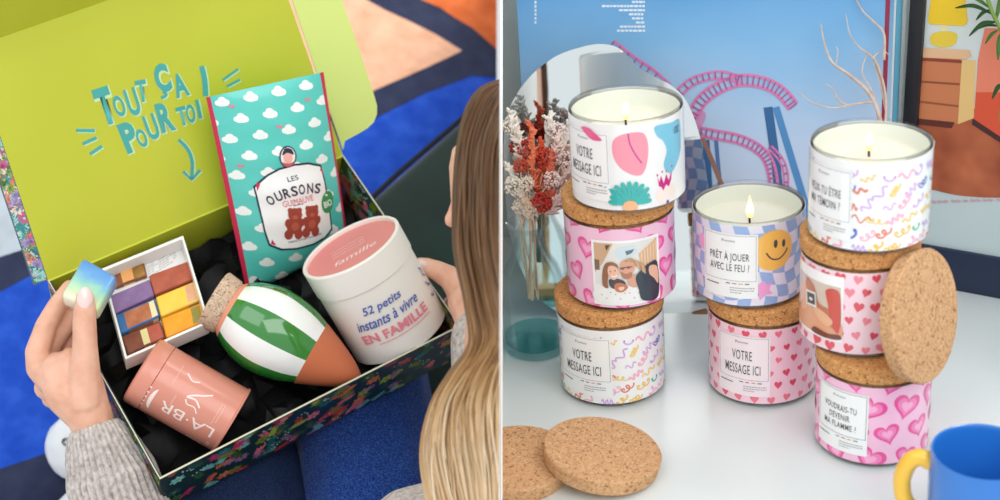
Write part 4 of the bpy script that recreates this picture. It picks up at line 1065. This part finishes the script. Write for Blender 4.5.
bar([(109, 297), (234, 243), (251, 300), (127, 356)], [(.2, ((50, 96, 150), (66, 116, 170))), (.82, ((168, 94, 62), (200, 130, 90))), (1, ((232, 214, 166), (240, 222, 180)))], -.004, 'blue, brown and cream marbled soap bar in the white box')
bar([(236, 240), (359, 190), (374, 250), (253, 302)], [(.72, ((236, 196, 70), (242, 206, 92))), (1, ((216, 160, 124), (228, 176, 140)))], -.004, 'yellow and peach soap bar on the right side of the box')
bar([(130, 363), (251, 314), (268, 368), (149, 419)], [(.45, ((112, 58, 44), (140, 80, 58))), (.62, ((214, 204, 140), (226, 216, 156))), (1, ((172, 80, 64), (190, 98, 78)))], -.004, 'dark brown, cream and red soap bar at the bottom left of the box')
bar([(254, 307), (377, 258), (391, 316), (270, 368)], [(.72, ((240, 152, 34), (246, 168, 50))), (1, ((140, 132, 58), (160, 150, 76)))], -.004, 'bright orange and olive soap bar at the bottom right of the box')
# soap held in the hand
hs = [pbx(a, b, .050) for a, b in ((83, 257), (117, 276), (97, 311), (61, 295))]
SM = frame(hs[0], hs[1]-hs[0], hs[3]-hs[0]); SI = SM.inverted(); cl = [SI @ c for c in hs]
sg = -1 if SM.col[2].xyz.dot(BN) > 0 else 1
bm = prism(cl, Vector((0, 0, sg*.017)))
bmesh.ops.bevel(bm, geom=bm.edges[:], offset=.0030, segments=3, affect='EDGES', profile=.5)
m, nt, b, tc = nodes('blue_green_soap', .25)
sp = nt.nodes.new('ShaderNodeSeparateXYZ'); nt.links.new(tc.outputs['Object'], sp.inputs[0])
nz = nt.nodes.new('ShaderNodeTexNoise'); nz.inputs['Scale'].default_value = 90; nt.links.new(tc.outputs['Object'], nz.inputs['Vector'])
m1 = nt.nodes.new('ShaderNodeMath'); m1.operation = 'MULTIPLY_ADD'; m1.inputs[1].default_value = 1/cl[3].y; nt.links.new(sp.outputs[1], m1.inputs[0])
m2 = nt.nodes.new('ShaderNodeMath'); m2.operation = 'MULTIPLY_ADD'; m2.inputs[1].default_value = .3; m2.inputs[2].default_value = -.15; nt.links.new(nz.outputs[0], m2.inputs[0]); nt.links.new(m2.outputs[0], m1.inputs[2])
rp = ramp(nt, m1.outputs[0], [(.0, (86, 146, 212)), (.28, (110, 166, 216)), (.5, (150, 206, 190)), (.8, (204, 226, 176)), (1, (230, 234, 206))])
nt.links.new(rp.outputs[0], b.inputs['Base Color']); b.inputs['Subsurface Weight'].default_value = .4; b.inputs['Subsurface Scale'].default_value = .006; b.inputs['Coat Weight'].default_value = .5
tag(obj('soap_bar', bm, m, mw=SM), 'translucent blue and green soap bar held between thumb and finger', 'soap')
# ------------------------------------------------------------------ rug and cushion below
RW = -.30
def rp_(x, y, w=RW): return pbx(x, y, w)
def rmesh(bm): return clip(bm, -1, .004)
rs = plane_sheet(BO+BN*RW, BX, BY, BN, .0005)
base = prism([rp_(-160, -120), rp_(540, -120), rp_(540, 640), rp_(-160, 640)], -BN*.012)
def rugm(c, d=12): return noisy('rug_wool', [tuple(max(0, v-d) for v in c), c, tuple(min(255, v+d) for v in c)], 45, .95, .6, 6, .002, .1, .3)
blu = rugm((28, 76, 186)); nvy = rugm((44, 50, 76), 6); gry = rugm((178, 188, 198), 8); org = rugm((206, 104, 52)); tan = rugm((222, 170, 140)); 
rs.add(poly([(-160, -120), (120, -120), (120, 214), (44, 243), (0, 257), (-160, 312)]), gry, 1)
rs.add(poly([(-160, 312), (0, 257), (44, 243), (120, 214), (120, 240), (46, 267), (0, 292), (-160, 350)]), nvy, 1)
rs.add(poly([(-160, 500), (0, 469), (36, 457), (120, 425), (240, 440), (240, 640), (-160, 640)]), nvy, 1)
rs.add(poly([(250, -120), (540, -120), (540, 80), (499, 78), (472, 76), (424, 94), (378, 117), (330, 145), (250, 160)]), nvy, 1)
rs.add(poly([(250, -120), (330, -40), (366, 0), (386, 11), (410, 22), (436, 35), (462, 51), (450, 57), (424, 69), (376, 90), (320, 120), (250, 140)]), tan, 2)
rs.add(poly([(400, -120), (540, -120), (540, 85), (501, 54), (488, 42), (472, 28), (456, 19), (440, 8), (421, 0), (390, -20), (340, -120)]), org, 2)
rs.build(base, base=1); rmesh(base)
tag(obj('rug', base, [blu]+rs.mats, smooth=False), 'thick rug with blue, navy, tan, orange and grey shapes behind the box', 'rug')
# green velvet cushion
cpx = [(362, 206), (499, 86), (560, 180), (560, 420), (430, 470)]
gv = noisy('green_velvet', [(14, 34, 28), (22, 46, 38), (32, 60, 48)], 9, .8, .25, 4, .004, .2, .6)
bm = prism([rp_(a, b, -.20) for a, b in cpx], -BN*.098)
bmesh.ops.bevel(bm, geom=bm.edges[:], offset=.012, segments=4, affect='EDGES', profile=.5); clip(bm, -1, .004)
cu = thing('floor_cushion', 'dark green velvet cushion on the rug beyond the right side of the box', 'cushion', Matrix.Translation(rp_(440, 260, -.298)))
obj('cushion', bm, gv, cu, world=True)
bm = tube([rp_(a, b, -.203) for a, b in ((362, 207), (400, 171.5), (450, 129), (497, 88))], .003, 8); clip(bm, -1, .004)
obj('piping', bm, mat((14, 18, 22), .8), cu, world=True)
# ------------------------------------------------------------------ person
prs = thing('person', 'person with long blond hair in a ribbed knit sweater holding the gift box', 'person', Matrix.Translation(at(380, 640, 1.05)))
def chain(bm, pts, closed=False):
    "swept tapered limb: list of (point, radius)"
    for (p, r), (p2, r2) in zip(pts, pts[1:]):
        L = (p2-p).length; n = max(2, int(L/(min(r, r2)*.22)))
        for i in range(n+1):
            t = i/n; bmesh.ops.create_icosphere(bm, subdivisions=2, radius=r+(r2-r)*t, matrix=Matrix.Translation(p.lerp(p2, t)))
def remesh(bm, vox, smooth=4, it=.5):
    me = bpy.data.meshes.new('tmp'); bm.to_mesh(me); bm.free(); o = bpy.data.objects.new('tmp', me); COL.objects.link(o)
    r = o.modifiers.new('r', 'REMESH'); r.mode = 'VOXEL'; r.voxel_size = vox
    if smooth: s_ = o.modifiers.new('s', 'SMOOTH'); s_.factor = it; s_.iterations = smooth
    dg = bpy.context.evaluated_depsgraph_get(); m2 = bpy.data.meshes.new_from_object(o.evaluated_get(dg))
    out = bmesh.new(); out.from_mesh(m2); bpy.data.objects.remove(o); bpy.data.meshes.remove(me); bpy.data.meshes.remove(m2); return out
dS = dep(hs[0].lerp(hs[2], .5)); dH = dS
def K(x, y, dd, r, base=None):
    d = (base or dH)+dd; return (at(x, y, d), r*d/FPX)
bm = bmesh.new()
# left hand: wrist, palm, thumb in front of the soap, fingers behind it
chain(bm, [K(128, 520, .03, 25), K(108, 460, .02, 22), K(96, 432, .012, 21.5), K(88, 412, .008, 24)])
chain(bm, [K(88, 412, .008, 24), K(70, 392, .008, 26), K(62, 374, .010, 24)])
chain(bm, [K(88, 412, .008, 23), K(84, 385, .004, 20), K(74, 366, .008, 20)])
chain(bm, [K(84, 400, .000, 19), K(85, 372, -.004, 15.5), K(85, 345, -.010, 12.6), K(84.5, 322, -.0125, 12), K(85, 308, -.0135, 11), K(85, 298, -.0135, 9.2)])
chain(bm, [K(56, 378, .010, 20), K(40, 368, .014, 14), K(37.5, 352, .016, 12.5), K(46, 326, .020, 11), K(57, 306, .024, 10), K(70, 288, .027, 8.6)])
chain(bm, [K(60, 380, .018, 17), K(44, 374, .026, 12.5), K(47, 352, .032, 11.5), K(60, 332, .034, 10.5), K(76, 312, .034, 8.8)])
chain(bm, [K(60, 392, .026, 16), K(46, 388, .036, 12), K(54, 366, .044, 11), K(68, 350, .046, 10), K(82, 334, .046, 8.6)])
chain(bm, [K(66, 400, .032, 14), K(52, 398, .044, 10.5), K(60, 380, .052, 9.5), K(74, 366, .054, 8.8), K(86, 352, .054, 7.8)])
# right hand on the far right rim
dR = dep(pbx(440, 275, .012))
R2 = lambda x, y, dd, r: K(x, y, dd, r, dR)
chain(bm, [R2(482, 345, -.05, 24), R2(478, 320, -.03, 24), R2(470, 302, -.010, 23)])
chain(bm, [R2(470, 306, -.010, 20), R2(463, 290, -.004, 18), R2(452, 279, .0, 13), R2(438, 271, .002, 10.5), R2(427, 267, .003, 9.4), R2(420, 264.5, .003, 7.4)])
for k in range(4):
    chain(bm, [R2(472, 300+k*9, .010, 15-k), R2(466+k*2, 296+k*12, .035, 10.5-k*.6), R2(454+k*2, 302+k*12, .055, 9.6-k*.6), R2(444+k*3, 312+k*11, .062, 8.4-k*.5)])
# head seen from behind the cheek, with face turned down to the box
dHd = .86
HD = lambda x, y, dd, r: K(x, y, dd, r, dHd)
chain(bm, [HD(540, 190, .0, 84), HD(532, 225, .012, 74)])
chain(bm, [HD(505, 215, .03, 50), HD(508, 262, .035, 40), HD(512, 275, .03, 34)])
chain(bm, [HD(482, 165, .05, 34), HD(478, 200, .055, 28)])
chain(bm, [HD(463, 196, .066, 10), HD(456, 214, .070, 9), HD(452, 220, .070, 8)])
chain(bm, [HD(464, 236, .062, 9), HD(470, 246, .062, 8), HD(478, 264, .056, 14)])
chain(bm, [HD(545, 290, .0, 46), HD(560, 380, -.01, 50), HD(560, 470, .0, 60)])
TO = (at(430, 640, .99), .085)
chain(bm, [HD(500, 262, .03, 34), HD(488, 310, .03, 22), HD(484, 380, .03, 24), HD(470, 480, .06, 26), HD(452, 600, .09, 34), TO])
chain(bm, [R2(480, 335, -.035, 22), R2(486, 372, -.07, 24), R2(490, 440, -.09, 30), R2(480, 560, -.12, 40), TO])
chain(bm, [K(128, 520, .03, 25), K(150, 580, .03, 28), K(205, 685, .02, 34), (at(330, 700, .99), .06), TO])
chain(bm, [TO, (at(380, 760, 1.0), .085)])
whole = remesh(bm, .00125, 5); clip(whole, -1, .003)
def merge(*bs):
    out = bs[0]
    for b_ in bs[1:]:
        mp = {v: out.verts.new(v.co) for v in b_.verts}
        for f in b_.faces:
            try: out.faces.new([mp[v] for v in f.verts])
            except Exception: pass
        b_.free()
    return out
body = obj('body', whole, SKIN, prs, world=True)
nailm = mat((240, 206, 200), .15, .6)
def nail(c, upv, wd, ln, nm=None, ell_=(1, 1)):
    n_ = (CP-c).normalized(); upv = (upv-n_*upv.dot(n_)).normalized(); M = frame(c, n_.cross(upv)*-1 if False else upv.cross(n_), upv, n_)
    bm = bmesh.new(); bmesh.ops.create_uvsphere(bm, u_segments=20, v_segments=12, radius=1)
    for v in bm.verts: v.co = Vector((v.co.x*wd*(1-.15*max(0, v.co.y)), v.co.y*ln, v.co.z*.0022-.0016*v.co.x**2))
    bm.transform(M); return obj('fingernail', bm, nailm, body, world=True, label='pale pink painted nail')
MW[body] = MW[prs].copy()
nail(K(85, 298, -.0135-.0066, 1)[0], UP, .0062, .0088)
nail(R2(421, 264, -.0045, 1)[0], -RT+UP*.3, .0046, .0062)
# clothes
def ribs(nr, amp): return lambda a, i: amp*(abs(sin(a*nr/2))-.5)
knit, nt, b, tc = nodes('ribbed_knit', .95, .1)
nz = nt.nodes.new('ShaderNodeTexNoise'); nz.inputs['Scale'].default_value = 260; nz.inputs['Detail'].default_value = 3; nt.links.new(tc.outputs['Object'], nz.inputs['Vector'])
rp = ramp(nt, nz.outputs[0], [(.3, (160, 148, 142)), (.5, (190, 180, 174)), (.7, (208, 200, 194))]); nt.links.new(rp.outputs[0], b.inputs['Base Color'])
bp = nt.nodes.new('ShaderNodeBump'); bp.inputs['Strength'].default_value = .7; bp.inputs['Distance'].default_value = .0015; nt.links.new(nz.outputs[0], bp.inputs['Height']); nt.links.new(bp.outputs[0], b.inputs['Normal'])
P = spline([K(94.5, 425, .012, 1)[0], K(98.5, 438, .012, 1)[0], K(108, 466, .018, 1)[0], K(119.5, 500, .02, 1)[0], K(145, 570, .03, 1)[0], K(200, 680, .02, 1)[0]], 12)
n_ = len(P); rad = []
for i in range(n_):
    t = i/(n_-1); rad.append((22.5+min(1, t*2.2)*17+t*10)*dH/FPX)
bm = tube(P, rad, 216, ribs=ribs(36, .075))
# open the cuff end
f0 = [f for f in bm.faces if len(f.verts) > 20]
bmesh.ops.delete(bm, geom=f0, context='FACES_ONLY'); bmesh.ops.solidify(bm, geom=bm.faces[:], thickness=.0015)
obj('sweater_sleeve', bm, knit, prs, world=True)
bm = bmesh.new(); chain(bm, [R2(479, 338, -.05, 30), R2(484, 370, -.07, 34), R2(492, 440, -.09, 44), R2(500, 560, -.12, 60)])
bm = remesh(bm, .004, 3); clip(bm, -1, .003); obj('sweater_sleeve', bm, knit, prs, world=True)
bm = bmesh.new(); chain(bm, [K(480, 520, 0, 52, .965), K(440, 590, 0, 112, .955), K(420, 650, 0, 130, .96), K(330, 720, 0, 130, .98), K(230, 700, 0, 60, .98), K(200, 680, .02, 52)]); bm = remesh(bm, .006, 4); clip(bm, -1, .003); obj('sweater_body', bm, knit, prs, world=True)
den, nt, b, tc = nodes('denim', .9, .15)
nz = nt.nodes.new('ShaderNodeTexNoise'); nz.inputs['Scale'].default_value = 800; nz.inputs['Detail'].default_value = 2; nt.links.new(tc.outputs['Object'], nz.inputs['Vector'])
rp = ramp(nt, nz.outputs[0], [(.35, (16, 40, 96)), (.52, (26, 62, 138)), (.68, (62, 102, 172))]); nt.links.new(rp.outputs[0], b.inputs['Base Color']); b.inputs['Sheen Weight'].default_value = .15
bp = nt.nodes.new('ShaderNodeBump'); bp.inputs['Strength'].default_value = .6; bp.inputs['Distance'].default_value = .001; nt.links.new(nz.outputs[0], bp.inputs['Height']); nt.links.new(bp.outputs[0], b.inputs['Normal'])
def leg(pts):
    bm = bmesh.new(); chain(bm, pts); return remesh(bm, .005, 5)
w2 = lambda x, y, w, r: (pbx(x, y, w), r)
l1 = leg([w2(395, 640, -.10, .075), w2(372, 480, -.135, .070), w2(360, 380, -.150, .066), w2(350, 330, -.170, .060), w2(300, 330, -.235, .050), w2(170, 400, -.25, .042)])
l2 = leg([w2(262, 640, -.12, .072), w2(240, 500, -.145, .066), w2(218, 430, -.155, .062), w2(185, 400, -.175, .055), w2(150, 415, -.235, .045)])
clip(l1, -1, .003)
dark = noisy('shaded_denim', [(22, 34, 62), (32, 48, 82), (44, 62, 100)], 800, .9, .5, 2, .001, .15)  # same denim as the other leg, with shade painted into the colour
obj('trouser_leg', l1, den, prs, world=True); obj('trouser_leg', l2, dark, prs, world=True, label='trouser leg in denim darkened with painted shade')
shoe_w = mat((232, 234, 236), .5)
def shoe(pts, name_l):
    bm = bmesh.new(); chain(bm, pts); return remesh(bm, .003, 6)
for sx, sy in ((0, 0), (6, 76)):
    s_ = obj('shoe', shoe([w2(82+sx, 446+sy, -.262, .036), w2(112+sx, 452+sy, -.255, .040), w2(160+sx, 458+sy, -.245, .040)], ''), shoe_w, prs, world=True, label='white low shoe')
    MW[s_] = MW[prs].copy()
    bm = bmesh.new(); chain(bm, [w2(82+sx, 449+sy, -.285, .016), w2(160+sx, 460+sy, -.285, .016)]); bm.free()
    c = pbx(66+sx, 441+sy, -.225)
    obj('eyelet', lathe([(.002, 0), (.0042, .001), (.0042, .0022), (.002, .0018)], 20), mat((120, 130, 130), .3, 0, .8), s_, mw=MW[s_].inverted() @ axisframe(c+BN*-.0035, BN))
# hair
hairm, nt, b, tc = nodes('hair', .5, .35)
at_ = nt.nodes.new('ShaderNodeAttribute'); at_.attribute_name = 'tone'
rp = ramp(nt, at_.outputs['Fac'], [(0, (92, 66, 46)), (.35, (134, 98, 66)), (.6, (186, 142, 92)), (.8, (222, 190, 146)), (1, (238, 216, 186))])
nt.links.new(rp.outputs[0], b.inputs['Base Color'])
rnd = random.Random(9)
LG = [(508, 84), (484, 92), (470, 112), (462, 150), (459, 200), (460, 250), (470, 300), (474, 345), (452, 378), (436, 405), (427, 440), (428, 475), (440, 520), (470, 560)]
RG = [(560, 80), (545, 90), (530, 112), (520, 150), (515, 200), (516, 250), (520, 300), (524, 345), (520, 378), (517, 405), (515, 440), (512, 475), (508, 520), (505, 560)]
MG_ = [(530, 78), (505, 92), (492, 114), (482, 150), (478, 200), (480, 250), (489, 300), (495, 340), (478, 376), (468, 405), (470, 440), (476, 475), (482, 520), (490, 560)]
DG = [0, 0, -.005, -.01, -.015, -.02, -.03, -.04, -.03, -.02, -.01, 0, .0, .0]
def hl(q, jit, dd):
    out = []
    ph1, ph2 = rnd.uniform(0, 6), rnd.uniform(0, 6); am = rnd.uniform(.5, 4)
    for i, (a, m_, c) in enumerate(zip(LG, MG_, RG)):
        if q < .5: x = a[0]+(m_[0]-a[0])*q*2; y = a[1]+(m_[1]-a[1])*q*2
        else: x = m_[0]+(c[0]-m_[0])*(q-.5)*2; y = m_[1]+(c[1]-m_[1])*(q-.5)*2
        x += am*sin(i*.9+ph1)*jit; y += am*.6*sin(i*.7+ph2)*jit
        out.append(at(x, y, .84+DG[i]+dd+.015*cos(q*3.14)+.004*sin(i*.8+ph2)))
    return spline(out, 5)
bm = bmesh.new(); tl_ = bm.verts.layers.float.new('tone')
for k in range(620):
    q = rnd.random(); P = hl(q, 1.0, rnd.uniform(-.006, .012)); n_ = len(P); v0 = len(bm.verts); r0 = rnd.uniform(.0005, .0011); base_t = rnd.uniform(-.16, .16)
    tube(P, [r0*(1-.5*(i/n_)) for i in range(n_)], 4, bm); bm.verts.ensure_lookup_table()
    for i in range(n_):
        t = i/(n_-1); tone = .05+.95*max(0, min(1, (t-.30)/.5))*.85+base_t*(.5+t)
        for j in range(4): bm.verts[v0+i*4+j][tl_] = max(0, min(1, tone))
# inner mass so that no gaps show
for q in [i/26 for i in range(27)]:
    P = hl(q, .15, .012); n_ = len(P); v0 = len(bm.verts); tube(P, [.0045]*n_, 8, bm); bm.verts.ensure_lookup_table()
    for i in range(n_):
        t = i/(n_-1)
        for j in range(8): bm.verts[v0+i*8+j][tl_] = max(0, min(1, .0+.7*max(0, (t-.35)/.5)))
clip_n = RT*-1
bmesh.ops.bisect_plane(bm, geom=bm.verts[:]+bm.edges[:]+bm.faces[:], dist=1e-6, plane_co=CP-RT*.0004, plane_no=RT, clear_outer=True)
obj('hair', bm, hairm, prs, world=True)
